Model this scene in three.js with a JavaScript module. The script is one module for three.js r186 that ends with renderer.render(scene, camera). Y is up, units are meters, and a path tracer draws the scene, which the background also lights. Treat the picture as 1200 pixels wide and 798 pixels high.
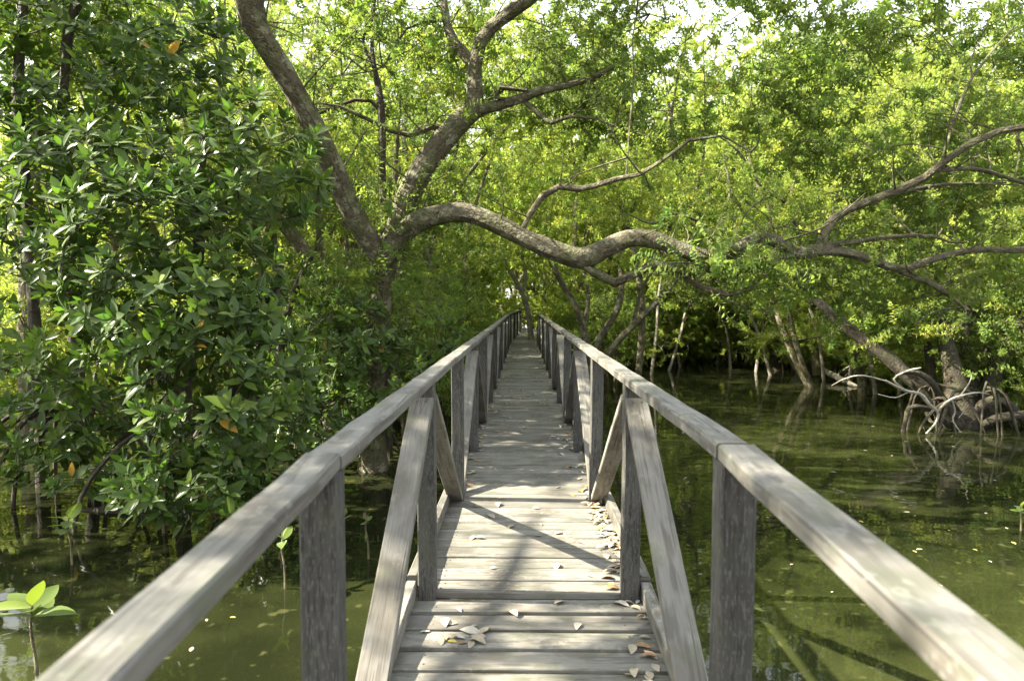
import * as THREE from 'three';
import { mergeGeometries } from 'three/addons/utils/BufferGeometryUtils.js';

// ───────────────────────── camera, sky, sun, exposure ─────────────────────────
const scene = new THREE.Scene();
const EYE = new THREE.Vector3(0, 1.53, 0), F = 800;                 // focal length in pixels of the 1200 x 798 photograph
const camera = new THREE.PerspectiveCamera(2 * Math.atan(399 / F) * 180 / Math.PI, 1200 / 798, 0.05, 900);
camera.rotation.order = 'YXZ';
camera.position.copy(EYE);
camera.rotation.set(-Math.atan(44 / F), Math.atan(13 / F), 0);
camera.focus = 5.6; camera.userData.fStop = 3.2;
camera.updateMatrixWorld(true);

const SA = 1.25, SB = 0.33;                       // a shadow falls this far to the right and towards the eye for each metre of height
const SUN = new THREE.Vector3(-SA, 1, -SB).normalize();
{ // hazy bright tropical sky: near-white low down, pale blue overhead, a broad glow of haze round the sun
  const w = 256, h = 128, d = new Float32Array(w * h * 4);
  for (let j = 0; j < h; j++) for (let i = 0; i < w; i++) {
    const up = ((j + 0.5) / h - 0.5) * Math.PI, az = ((i + 0.5) / w - 0.5) * 2 * Math.PI, y = Math.sin(up);
    const c = Math.cos(az) * Math.cos(up) * SUN.x + y * SUN.y + Math.sin(az) * Math.cos(up) * SUN.z, t = Math.pow(Math.max(0, y), 0.6), g = 0.55 * Math.pow(Math.max(0, c), 6);
    const o = (j * w + i) * 4; d[o] = 0.74 + (0.50 - 0.74) * t + g; d[o + 1] = 0.74 + (0.57 - 0.74) * t + g * 0.97; d[o + 2] = 0.70 + (0.68 - 0.70) * t + g * 0.86; d[o + 3] = 1;
  }
  const t = new THREE.DataTexture(d, w, h, THREE.RGBAFormat, THREE.FloatType);
  t.mapping = THREE.EquirectangularReflectionMapping; t.magFilter = t.minFilter = THREE.LinearFilter; t.wrapS = THREE.RepeatWrapping; t.needsUpdate = true;
  scene.background = t; scene.environment = t;
}
const SKYLIGHT = 0.6;
scene.environmentIntensity = scene.backgroundIntensity = SKYLIGHT;

const sun = new THREE.DirectionalLight(new THREE.Color(1, 0.93, 0.78), 5);
sun.name = 'sun';
sun.position.copy(SUN).multiplyScalar(60); sun.target.position.set(0, 0, -10);
sun.castShadow = true; sun.shadow.mapSize.set(4096, 4096); sun.shadow.radius = 1.1;
Object.assign(sun.shadow.camera, { left: -50, right: 50, top: 50, bottom: -50, near: 1, far: 200 });
scene.add(sun, sun.target);

const renderer = new THREE.WebGLRenderer({ antialias: true });
renderer.toneMapping = THREE.LinearToneMapping;
renderer.toneMappingExposure = 6.4;
renderer.shadowMap.enabled = true;

// ───────────────────────── helpers ─────────────────────────
let seed = 12345;
const setSeed = (s) => { seed = s | 0; };
const rnd = () => { seed = (seed + 0x6d2b79f5) | 0; let t = Math.imul(seed ^ (seed >>> 15), 1 | seed); t = (t + Math.imul(t ^ (t >>> 7), 61 | t)) ^ t; return ((t ^ (t >>> 14)) >>> 0) / 4294967296; };
const R = (a, b) => a + (b - a) * rnd();
const gauss = () => (rnd() + rnd() + rnd() + rnd() - 2) * 0.9;
const pick = (a) => a[Math.floor(rnd() * a.length)];
const V = (x, y, z) => new THREE.Vector3(x, y, z);
const WATER = -0.75;
// a pixel of the photograph gives a direction; the distance is metres ahead of the eye (world -z), taken from what the thing touches
function ray(px, py) {
  return V((px - 600) / F, -(py - 399) / F, -1).applyQuaternion(camera.quaternion);
}
function at(px, py, d) { const r = ray(px, py); return r.multiplyScalar(d / -r.z).add(EYE); }
function onWater(px, py, y = WATER) { const r = ray(px, py); return r.multiplyScalar((y - EYE.y) / r.y).add(EYE); }

const taken = new Map();
function numbered(n) { const k = taken.get(n) || 0; taken.set(n, k + 1); return k ? n + '_' + String(k).padStart(3, '0') : n; }
function tag(o, label, category, group) { o.userData.label = label; o.userData.category = category; if (group) o.userData.group = group; return o; }
function add(o, name) { o.name = numbered(name); scene.add(o); return o; }
function shade(o) { o.castShadow = o.receiveShadow = true; return o; }
function part(name, geo, mat, parent) { const m = shade(new THREE.Mesh(geo, mat)); m.name = name; parent.add(m); return m; }
function group(name, pos) { const g = new THREE.Group(); if (pos) g.position.copy(pos); return add(g, name); }

// periodic value noise
const lat = new Float32Array(65536); setSeed(777); for (let i = 0; i < 65536; i++) lat[i] = rnd();
function vnoise(x, y, px, py) {
  const xi = Math.floor(x), yi = Math.floor(y), fx = x - xi, fy = y - yi, s = fx * fx * (3 - 2 * fx), t = fy * fy * (3 - 2 * fy);
  const g = (a, b) => lat[((((a % px) + px) % px) * 251 + (((b % py) + py) % py) * 577 + px * 31) & 65535];
  return (g(xi, yi) * (1 - s) + g(xi + 1, yi) * s) * (1 - t) + (g(xi, yi + 1) * (1 - s) + g(xi + 1, yi + 1) * s) * t;
}
function fbm(u, v, fx, fy, oct = 4) { let a = 0.5, n = 0, w = 0; for (let i = 0; i < oct; i++) { n += a * vnoise(u * fx, v * fy, fx, fy); w += a; a *= 0.55; fx *= 2; fy *= 2; } return n / w; }
function texture(w, h, f, srgb) {
  const d = new Uint8Array(w * h * 4);
  for (let j = 0; j < h; j++) for (let i = 0; i < w; i++) { const c = f((i + 0.5) / w, (j + 0.5) / h), o = (j * w + i) * 4; for (let k = 0; k < 3; k++) d[o + k] = Math.max(0, Math.min(255, Math.round(c[k] * 255))); d[o + 3] = 255; }
  const t = new THREE.DataTexture(d, w, h); t.wrapS = t.wrapT = THREE.RepeatWrapping; t.magFilter = THREE.LinearFilter; t.minFilter = THREE.LinearMipmapLinearFilter; t.generateMipmaps = true;
  if (srgb) t.colorSpace = THREE.SRGBColorSpace; t.needsUpdate = true; return t;
}
const smooth = (x, a, b) => { x = Math.min(1, Math.max(0, (x - a) / (b - a))); return x * x * (3 - 2 * x); };
const mix = (a, b, t) => a.map((c, i) => c + (b[i] - c) * t);

// weathered timber: fine grain along u, checks, grey-brown patches, lichen specks. One tile is 1.6 m x 0.8 m.
const crack = (u, v) => { const s = fbm(u, v, 3, 90, 2); return smooth(s, 0.7, 0.78) * smooth(fbm(u + 0.3, v, 5, 24, 2), 0.45, 0.65); };
const woodTex = texture(1024, 512, (u, v) => {
  const warp = (fbm(u, v, 2, 5, 2) - 0.5) * 0.05;
  const g1 = fbm(u, v + warp, 5, 80, 4), g2 = fbm(u, v + warp, 16, 220, 2), patch = fbm(u, v, 7, 6, 4), lich = smooth(fbm(u, v, 60, 34, 3), 0.56, 0.72) * smooth(fbm(u + 0.2, v, 6, 5, 3), 0.42, 0.62);
  let c = mix([0.58, 0.565, 0.535], [0.74, 0.73, 0.70], g1 * 0.6 + g2 * 0.4);
  c = mix(c, [0.47, 0.44, 0.39], smooth(patch, 0.46, 0.72) * 0.6);
  c = mix(c, [0.42, 0.40, 0.37], smooth(fbm(u + 0.7, v + warp, 9, 36, 3), 0.54, 0.72) * 0.55);
  c = mix(c, [0.46, 0.44, 0.40], smooth(g2, 0.6, 0.82) * 0.5);
  c = mix(c, [0.33, 0.31, 0.28], crack(u, v + warp) * 0.75);
  c = mix(c, [0.50, 0.52, 0.42], smooth(fbm(u + 0.6, v + 0.3, 12, 10, 4), 0.54, 0.72) * 0.5);
  c = mix(c, [0.76, 0.76, 0.72], lich * 0.5);
  return c;
}, true);
const woodBump = texture(1024, 512, (u, v) => { const warp = (fbm(u, v, 2, 5, 2) - 0.5) * 0.05; const h = 0.45 * fbm(u, v + warp, 5, 80, 3) + 0.4 * fbm(u, v + warp, 16, 220, 2) + 0.2 - 0.4 * crack(u, v + warp); return [h, h, h]; });
for (const t of [woodTex, woodBump]) t.repeat.set(1 / 1.6, 1 / 0.8);
// darker posts: mottled black-grey weathering with pale lichen
const postTex = texture(1024, 1024, (u, v) => {
  const g1 = fbm(u, v, 6, 100, 4), sp = fbm(u, v, 60, 260, 3), patch = fbm(u, v, 4, 9, 5), st = fbm(u + 0.3, v, 12, 150, 3);
  let c = mix([0.38, 0.37, 0.35], [0.54, 0.53, 0.505], g1);
  c = mix(c, [0.33, 0.32, 0.305], smooth(patch, 0.42, 0.7) * 0.55);
  c = mix(c, [0.24, 0.23, 0.215], smooth(st, 0.52, 0.72) * 0.7);
  c = mix(c, [0.64, 0.64, 0.61], smooth(sp, 0.54, 0.74) * 0.65);
  c = mix(c, [0.44, 0.46, 0.37], smooth(fbm(u + 0.6, v + 0.2, 8, 10, 4), 0.54, 0.72) * 0.4);
  return c;
}, true);
postTex.repeat.set(1 / 1.0, 1 / 1.0);
const barkTex = texture(512, 512, (u, v) => {
  const g = fbm(u, v, 14, 8, 5), l = fbm(u, v, 9, 9, 4), f = fbm(u, v, 50, 40, 3);
  let c = mix([0.36, 0.32, 0.25], [0.52, 0.49, 0.41], g);
  c = mix(c, [0.70, 0.69, 0.62], smooth(l, 0.52, 0.66) * 0.75);
  c = mix(c, [0.42, 0.45, 0.27], smooth(fbm(u + 0.5, v, 5, 6, 4), 0.52, 0.7) * 0.55);
  c = mix(c, [0.22, 0.19, 0.15], smooth(f, 0.56, 0.72) * 0.6);
  return c;
}, true);
const barkBump = texture(512, 512, (u, v) => { const h = 0.5 * fbm(u, v, 16, 8, 4) + 0.5 * fbm(u, v, 50, 36, 3); return [h, h, h]; });

const std = (o) => new THREE.MeshStandardMaterial({ roughness: 0.9, ...o });
const rgb = (r, g, b) => new THREE.Color().setRGB(r, g, b);
const M = {
  wood: [rgb(0.40, 0.388, 0.362), rgb(0.33, 0.318, 0.295), rgb(0.37, 0.355, 0.325), rgb(0.285, 0.275, 0.254)].map((c, i) => std({ name: 'weathered wood ' + i, color: c, map: woodTex, bumpMap: woodBump, bumpScale: 0.002, roughness: 0.85 })),
  rail: std({ name: 'rail wood', color: rgb(0.315, 0.307, 0.29), map: woodTex, bumpMap: woodBump, bumpScale: 0.0018, roughness: 0.8 }),
  post: std({ name: 'post wood', color: rgb(0.29, 0.282, 0.267), map: postTex, bumpMap: woodBump, bumpScale: 0.002 }),
  under: std({ name: 'wet timber', color: rgb(0.45, 0.42, 0.36), map: postTex, roughness: 0.8 }),
  nail: std({ name: 'rusty nail', color: rgb(0.09, 0.06, 0.045), metalness: 0.4, roughness: 0.7 }),
  bark: std({ name: 'lichen bark', color: rgb(0.45, 0.44, 0.35), map: barkTex, bumpMap: barkBump, bumpScale: 0.035 }),
  barkDark: std({ name: 'dark bark', color: rgb(0.22, 0.19, 0.155), map: barkTex, bumpMap: barkBump, bumpScale: 0.02 }),
  barkMid: std({ name: 'brown bark', color: rgb(0.5, 0.46, 0.38), map: barkTex, bumpMap: barkBump, bumpScale: 0.015 }),
  deadPale: std({ name: 'sun-bleached branch', color: rgb(0.95, 0.92, 0.86), map: woodTex, roughness: 0.8 }),
  barkRoot: std({ name: 'root bark', color: rgb(0.18, 0.165, 0.13), map: barkTex, bumpMap: barkBump, bumpScale: 0.02 }),
  dead: std({ name: 'bleached dead wood', color: rgb(0.62, 0.58, 0.53), map: woodTex, roughness: 0.85 }),
};
const leafMat = (name, r, g, b, coat = 0.25, trans = 0.42, spec = 0.3) => new THREE.MeshPhysicalMaterial({ name, color: rgb(r, g, b), roughness: 0.9, specularIntensity: spec, transmission: trans, thickness: 0, clearcoat: coat, clearcoatRoughness: 0.24, side: THREE.DoubleSide, vertexColors: true });

// ── geometry collectors ──
class Geo {
  constructor() { this.p = []; this.u = []; this.c = []; this.i = []; }
  get n() { return this.p.length / 3; }
  v(x, y, z, u = 0, w = 0, c = [1, 1, 1]) { this.p.push(x, y, z); this.u.push(u, w); this.c.push(c[0], c[1], c[2]); return this.n - 1; }
  t(a, b, c) { this.i.push(a, b, c); }
  build(color = true) {
    const g = new THREE.BufferGeometry();
    g.setAttribute('position', new THREE.Float32BufferAttribute(this.p, 3));
    g.setAttribute('uv', new THREE.Float32BufferAttribute(this.u, 2));
    if (color) g.setAttribute('color', new THREE.Float32BufferAttribute(this.c, 3));
    g.setIndex(this.i); g.computeVertexNormals(); return g;
  }
}
// tapered, uneven tube through points; radii per point; uv in metres
function tube(pts, rad, sides = 8, step = 0.25, bump = 0.08, geo = null) {
  const curve = new THREE.CatmullRomCurve3(pts, false, 'centripetal');
  const L = curve.getLength(), n = Math.max(2, Math.min(80, Math.ceil(L / step)));
  const G = geo || new Geo(); let up = V(0.31, 0.2, 0.93), prev = null; const ph = rnd() * 100;
  const P = pts.length - 1, base = G.n;
  for (let k = 0; k <= n; k++) {
    const t = k / n, p = curve.getPoint(t), tg = curve.getTangent(t), f = t * P, i = Math.min(P - 1, Math.floor(f)), r0 = rad[i] + (rad[i + 1] - rad[i]) * (f - i);
    up.addScaledVector(tg, -up.dot(tg)).normalize(); const bn = V(0, 0, 0).crossVectors(tg, up);
    for (let s = 0; s <= sides; s++) {
      const a = s / sides * Math.PI * 2, cs = Math.cos(a), sn = Math.sin(a);
      const r = r0 * (1 + bump * (Math.sin(a * 2 + ph + t * L * 2.1) + Math.sin(a * 3 - ph * 2 + t * L * 5.3) * 0.7 + (s % sides ? Math.sin(t * L * 11 + ph) * 0.5 : Math.sin(t * L * 11 + ph) * 0.5)));
      G.v(p.x + (up.x * cs + bn.x * sn) * r, p.y + (up.y * cs + bn.y * sn) * r, p.z + (up.z * cs + bn.z * sn) * r, s / sides * Math.max(0.1, r0 * 6.28), t * L);
    }
    prev = p;
  }
  const W = sides + 1;
  for (let k = 0; k < n; k++) for (let s = 0; s < sides; s++) { const a = base + k * W + s; G.t(a, a + 1, a + W); G.t(a + 1, a + W + 1, a + W); }
  for (const [row, flip] of [[0, 1], [n, 0]]) {           // close the ends
    const p = curve.getPoint(row / n), c = G.v(p.x, p.y, p.z);
    for (let s = 0; s < sides; s++) { const a = base + row * W + s; flip ? G.t(c, a + 1, a) : G.t(c, a, a + 1); }
  }
  return geo ? null : G.build(false);
}
// timber beam along +x, chamfered section w (z) x h (y), uv in metres, top at y = h/2
function beam(len, w, h, segs = 2, ch = 0.006, wob = 0.0015) {
  const G = new Geo(), uo = rnd() * 5, vo = rnd() * 3;
  const sec = [[-w / 2 + ch, h / 2], [w / 2 - ch, h / 2], [w / 2, h / 2 - ch], [w / 2, -h / 2 + ch], [w / 2 - ch, -h / 2], [-w / 2 + ch, -h / 2], [-w / 2, -h / 2 + ch], [-w / 2, h / 2 - ch]];
  const rows = [];
  for (let k = 0; k <= segs; k++) {
    const x = (k / segs - 0.5) * len, row = [], dy = R(-wob, wob), dz = R(-wob, wob); let per = 0;
    for (let s = 0; s < 8; s++) {                          // flat faces: two vertices per edge
      const [z0, y0] = sec[s], [z1, y1] = sec[(s + 1) % 8], d = Math.hypot(z1 - z0, y1 - y0);
      row.push(G.v(x, y0 + dy, z0 + dz, x + uo, per + vo), G.v(x, y1 + dy, z1 + dz, x + uo, per + d + vo)); per += d;
    }
    rows.push(row);
  }
  for (let k = 0; k < segs; k++) for (let s = 0; s < 8; s++) { const a = rows[k][2 * s], b = rows[k][2 * s + 1], c = rows[k + 1][2 * s], d = rows[k + 1][2 * s + 1]; G.t(a, b, c); G.t(b, d, c); }
  for (const [k, flip] of [[0, 0], [segs, 1]]) {
    const x = (k / segs - 0.5) * len, id = sec.map(([z, y]) => G.v(x, y, z, z * 0.3 + uo, y + vo));
    for (let s = 1; s < 7; s++) flip ? G.t(id[0], id[s], id[s + 1]) : G.t(id[0], id[s + 1], id[s]);
  }
  return G.build(false);
}
// place a beam mesh between two points, with its h axis as near as possible to hint
function span(m, a, b, hint = V(0, 1, 0)) {
  const x = b.clone().sub(a).normalize(), z = V(0, 0, 0).crossVectors(x, hint).normalize(), y = V(0, 0, 0).crossVectors(z, x);
  m.quaternion.setFromRotationMatrix(new THREE.Matrix4().makeBasis(x, y, z)); m.position.copy(a).add(b).multiplyScalar(0.5); return m;
}

// ───────────────────────── setting: mud and water ─────────────────────────
{
  const g = new THREE.PlaneGeometry(360, 360, 120, 120); g.rotateX(-Math.PI / 2);
  const p = g.attributes.position;
  for (let i = 0; i < p.count; i++) {
    const x = p.getX(i), z = p.getZ(i), d = Math.hypot(x * 0.9, z + 14);
    p.setY(i, -1.45 + smooth(d, 42, 80) * 1.4 + (vnoise(x * 0.2 + 40, z * 0.2 + 40, 200, 200) - 0.5) * 0.4 * smooth(d, 30, 50));
  }
  g.computeVertexNormals();
  const t = texture(256, 256, (u, v) => mix([0.26, 0.22, 0.15], [0.36, 0.32, 0.22], fbm(u, v, 12, 12, 5)), true); t.repeat.set(60, 60);
  const m = shade(new THREE.Mesh(g, std({ name: 'mud', map: t }))); m.name = 'ground'; m.userData.kind = 'structure'; scene.add(m);

  const wg = new THREE.PlaneGeometry(240, 240, 1, 1); wg.rotateX(-Math.PI / 2); wg.translate(0, WATER, -40);
  const uv = wg.attributes.uv; for (let i = 0; i < uv.count; i++) uv.setXY(i, uv.getX(i) * 240, uv.getY(i) * 240);
  const ripple = texture(512, 512, (u, v) => { const h = 0.65 * fbm(u, v, 5, 9, 3) + 0.35 * fbm(u, v, 22, 40, 2); return [h, h, h]; }); ripple.repeat.set(1 / 5, 1 / 5);
  const silt = texture(512, 512, (u, v) => { const a = fbm(u, v, 4, 5, 5), s = smooth(fbm(u, v, 90, 90, 2), 0.76, 0.84); return mix(mix([0.095, 0.106, 0.052], [0.165, 0.178, 0.09], smooth(a, 0.35, 0.7)), [0.3, 0.3, 0.18], s * 0.6); }, true); silt.repeat.set(1 / 7, 1 / 7);
  const w = new THREE.Mesh(wg, new THREE.MeshPhysicalMaterial({ name: 'murky water', map: silt, roughness: 0.03, ior: 1.33, bumpMap: ripple, bumpScale: 0.004 }));
  w.name = 'water'; w.userData.kind = 'structure'; shade(w); scene.add(w);
}

// ───────────────────────── boardwalk ─────────────────────────
const XC = 0.03, HG = 0.49;                 // middle of the walk, half the clear gap between posts
const Z0 = 1.82, BAY = 1.72;                // first post ahead of the eye, bay length
const STEP = -3.53;                         // where the far deck starts, a small step up
const deckY = (z) => z > STEP + 1e-4 ? -0.022 - (z - STEP) * 0.044 : 0;
const bend = (z) => z < -25 ? (25 + z) * -0.03 : 0;       // the far end swings a little to the right
setSeed(11);
const walk = group('boardwalk', V(XC, 0, 0));
tag(walk, 'weathered grey timber boardwalk with handrails leading over the mangrove water', 'boardwalk');
{
  const NAIL = new THREE.SphereGeometry(0.0055, 7, 4); NAIL.scale(1, 0.35, 1);
  const variants = Array.from({ length: 8 }, () => beam(1.25, 0.161, 0.038, 2, 0.005, 0.002));
  for (let z = STEP + 0.168 * 28; z > -40; ) {
    const far = z < -27.3, w = 0.168;
    const m = part('plank', pick(variants), pick(M.wood), walk);
    const zc = z - w / 2;
    m.position.set(R(-0.012, 0.012) + bend(zc) - (far ? 0.1 : 0), deckY(zc) - 0.019 + R(-0.004, 0.003), zc);
    m.rotation.set(zc > STEP ? -0.044 + R(-0.012, 0.012) : R(-0.015, 0.015), R(-0.006, 0.006), R(-0.003, 0.003));
    m.scale.set(far ? 0.86 : 1, 1, R(0.955, 1.0)); if (rnd() < 0.5) m.rotateY(Math.PI);
    if (zc > -6.2) for (const nx of [-0.47, 0.47]) for (const nz of [-0.035, 0.04]) { const n = part('nail', NAIL, M.nail, m); n.position.set(nx + R(-0.01, 0.01), 0.0192, nz + R(-0.008, 0.008)); }
    z -= w;
  }
  // joists under the planks, cross beams and piles
  for (const sx of [-0.5, 0.5]) for (let k = 0; k < 6; k++) {
    const za = 1.2 - k * 6.8, zb = za - 6.75; if (zb < -40) break;
    const m = part('joist', beam(6.75, 0.07, 0.13, 2), M.under, walk); span(m, V(sx + bend(za), deckY(za) - 0.125, za), V(sx + bend(zb), deckY(zb) - 0.125, zb));
  }
  const cb = beam(1.75, 0.09, 0.1, 1), pile = beam(1.5, 0.13, 0.13, 1, 0.02);
  for (let k = -1; k < 22; k += 2) {
    const z = -(Z0 + BAY * k) - 0.09, y = deckY(z);
    const m = part('cross_beam', cb, M.under, walk); m.position.set(bend(z), y - 0.245, z);
    for (const s of [-1, 1]) { const q = part('pile', pile, M.under, walk); q.rotation.z = Math.PI / 2; q.position.set(s * 0.5 + bend(z), y - 1.045, z); }
  }
}
// railings
const RAILH = 1.107;
function makeRailing(s) {
  const r = new THREE.Group(); r.name = 'railing'; walk.add(r);
  const N = 16, postV = Array.from({ length: 4 }, () => beam(RAILH + 0.25, 0.095, 0.092, 3, 0.006, 0.003));
  const last = s > 0 ? 14 : 21;
  for (let k = -1; k <= last; k++) {
    const z = -(Z0 + BAY * k) + (s < 0 && k === 0 ? 0.13 : 0), y = deckY(z);
    const near = k < 1;
    const ry = k < 0 ? -0.075 : 0;
    const m = part('post', near ? beam(RAILH + 0.25 + ry, 0.095, 0.092, 3, 0.006, 0.003) : pick(postV), M.post, r);
    m.rotation.z = Math.PI / 2 + R(-0.006, 0.006); m.rotation.x = R(-0.004, 0.004);
    const top = RAILH + (k < 0 ? -0.16 : 0);
    m.position.set(s * (HG + 0.047) + bend(z), top - (RAILH + 0.25 + ry) / 2 + 0.001, z);
  }
  // handrail lengths, butted over the posts
  const rails = [];
  const joints = s > 0 ? [-1, 0, 3, 6, 9, 12, 14] : [-1, 0, 2, 5, 8, 11, 13, 15, 18, 21];
  for (let i = 0; i + 1 < joints.length; i++) {
    const jz = (j) => -(Z0 + BAY * j) + (s < 0 && j === 0 ? 0.13 : 0), za = jz(joints[i]) + (i ? 0.0 : 1.2), zb = jz(joints[i + 1]);
    const slope = i ? 0 : -0.046, L = Math.hypot(za - zb, 0) - 0.004, drop = i ? R(-0.004, 0.004) : 0, w = 0.091 + R(-0.003, 0.003) + (i ? 0 : s > 0 ? 0.008 : -0.002), th = 0.046;
    const ya = RAILH + th / 2 + (i ? drop : slope * (za - zb)), yb = RAILH + th / 2 + (i ? -drop : 0);
    const m = part('handrail', beam(L, w, th, Math.ceil(L / 0.22), 0.006, 0.0028), M.rail, r);
    span(m, V(s * (HG + 0.045) + bend(za) + R(-0.004, 0.004) + (i ? 0 : s > 0 ? 0.006 : 0.004), ya, za), V(s * (HG + 0.045) + bend(zb) + (i ? 0 : s > 0 ? 0.006 : 0), yb, zb));
  }
  // inverted-V braces at every second post
  const braceGeo = Array.from({ length: 3 }, () => beam(1.98, 0.115, 0.04, 4, 0.005, 0.002));
  for (let k = 1; k <= last; k += 2) {
    const z = -(Z0 + BAY * k);
    for (const d of [1, -1]) {
      if (d < 0 && k + 1 > last) continue;
      const m = part('brace', pick(braceGeo), pick(M.wood.slice(0, 3)), r);
      const x = s * (HG + 0.057) + bend(z), a = V(x, 1.03, z + d * 0.066), b = V(x + s * 0.004, d > 0 && k === 1 ? -0.05 : 0.03, z + d * (BAY - 0.075));
      const dir = b.clone().sub(a).normalize(); b.copy(a).addScaledVector(dir, 1.98);
      span(m, a, b, V(0, 1, 0));
      if (k < 4 && d > 0) for (const q of [-0.022, 0.024]) { const n = new THREE.SphereGeometry(0.0065, 8, 5); n.scale(1, 0.4, 1); const h = part('nail', n, M.nail, m); h.position.set(-0.96, 0.0215, q); }
    }
  }
  // kerb boards along the deck edge, outside the posts
  for (let k = -1; k < last; k += 2) {
    const za = -(Z0 + BAY * k) + (k < 0 ? 0.9 : 0), zb = -(Z0 + BAY * Math.min(last, k + 2));
    const brk = k < 1 ? [[za, STEP], [STEP - 0.004, zb]] : [[za, zb]];
    for (const [p, q] of brk) {
      if (p - q < 0.3) continue;
      const m = part('kerb_board', beam(p - q - 0.004, 0.055, 0.085, 4, 0.006, 0.002), pick(M.wood), r), x = s * (HG + 0.128);
      span(m, V(x + bend(p), deckY(Math.max(p, q + 0.001)) + 0.044, p), V(x + bend(q), deckY(q + 0.001) + 0.044, q));
    }
  }
  return r;
}
makeRailing(1); makeRailing(-1);
{ // the crosswise walk far ahead, with its railing
  const c = group('crosswalk', V(-1.6, 0, -41.6)); tag(c, 'sunlit timber crosswalk with a pale handrail at the far end of the boardwalk', 'boardwalk');
  const pg = Array.from({ length: 4 }, () => beam(1.2, 0.16, 0.04, 1));
  for (let k = 0; k < 24; k++) { const m = part('plank', pick(pg), pick(M.wood), c); m.rotation.y = Math.PI / 2; m.position.set(-2 + k * 0.17, -0.02 + R(-0.003, 0.003), 0); }
  const rail = new THREE.Group(); rail.name = 'railing'; c.add(rail);
  const po = beam(1.25, 0.09, 0.09, 1);
  for (let k = 0; k < 4; k++) { const m = part('post', po, M.wood[2], rail); m.rotation.z = Math.PI / 2; m.position.set(-1.9 + k * 1.3, 0.5, -0.55); const q = part('pile', po, M.under, c); q.rotation.z = Math.PI / 2; q.position.set(-1.9 + k * 1.3, -0.7, 0.45); }
  part('handrail', beam(4.1, 0.1, 0.06, 6), M.rail, rail).position.set(0.0, 1.157, -0.55);
  part('middle_rail', beam(4.1, 0.05, 0.08, 6), M.rail, rail).position.set(0.0, 0.6, -0.47);
}

// ───────────────────────── foliage kit ─────────────────────────
// one leaf along +z of its frame: folded along the midrib, drooping to the tip
function putLeaf(G, m, len, wid, segs, fold, curl, col) {
  const base = G.n, v = V(0, 0, 0), prof = (t) => Math.pow(Math.sin(Math.PI * Math.pow(t, 0.82)), 0.85);
  const P = (x, y, z, u, w) => { v.set(x, y, z).applyMatrix4(m); return G.v(v.x, v.y, v.z, u, w, col); };
  const a0 = P(0, 0, 0, 0.5, 0);
  let prev = null;
  for (let k = 1; k < segs; k++) {
    const t = k / segs, w = wid / 2 * prof(t), y = -curl * t * t * len;
    const row = [P(-w, y + fold * w, t * len, 0.5 - w / wid, t), P(0, y, t * len, 0.5, t), P(w, y + fold * w, t * len, 0.5 + w / wid, t)];
    if (!prev) { G.t(a0, row[0], row[1]); G.t(a0, row[1], row[2]); }
    else for (const q of [0, 1]) { G.t(prev[q], row[q], prev[q + 1]); G.t(prev[q + 1], row[q], row[q + 1]); }
    prev = row;
  }
  const tip = P(0, -curl * len, len, 0.5, 1);
  G.t(prev[0], tip, prev[1]); G.t(prev[1], tip, prev[2]);
}
const frame = (pos, dir, roll = 0) => {                       // z along dir, y as upright as it can be
  const z = dir.clone().normalize(), x = V(0, 0, 0).crossVectors(V(0, 1, 0.001), z).normalize(), y = V(0, 0, 0).crossVectors(z, x);
  const m = new THREE.Matrix4().makeBasis(x, y, z); if (roll) m.multiply(new THREE.Matrix4().makeRotationZ(roll)); return m.setPosition(pos);
};
// rosette: a shoot along +y crowned by big leaves
function rosetteLeaves(nl, len) {
  const out = [];
  for (let k = 0; k < nl; k++) {
    const a = k * 2.4 + R(-0.3, 0.3), tier = k / nl, el = 1.15 - tier * 1.25 + R(-0.2, 0.2);     // inner leaves upright, outer ones spread or droop
    const d = V(Math.cos(a) * Math.cos(el), Math.sin(el), Math.sin(a) * Math.cos(el));
    out.push({ m: frame(V(0, 0.05 - tier * 0.07, 0).addScaledVector(d, 0.012), d, R(-0.4, 0.4)), l: len * R(0.75, 1.1) * (k < 2 ? 0.7 : 1), young: k < 2 });
  }
  return out;
}
const leafTint = () => { const b = R(0.75, 1.25), y = R(0, 0.35); return [b * (1 + y * 0.6), b * (1 + y * 0.15), b * (1 - y * 0.3)]; };
function rosetteGeo(nl, len) {
  const G = new Geo();
  for (const L of rosetteLeaves(nl, len)) putLeaf(G, L.m, L.l, L.l * 0.42, 4, 0.28, R(0.05, 0.25), L.young ? [1.5, 1.6, 1.1] : leafTint());
  return G.build();
}
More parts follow.
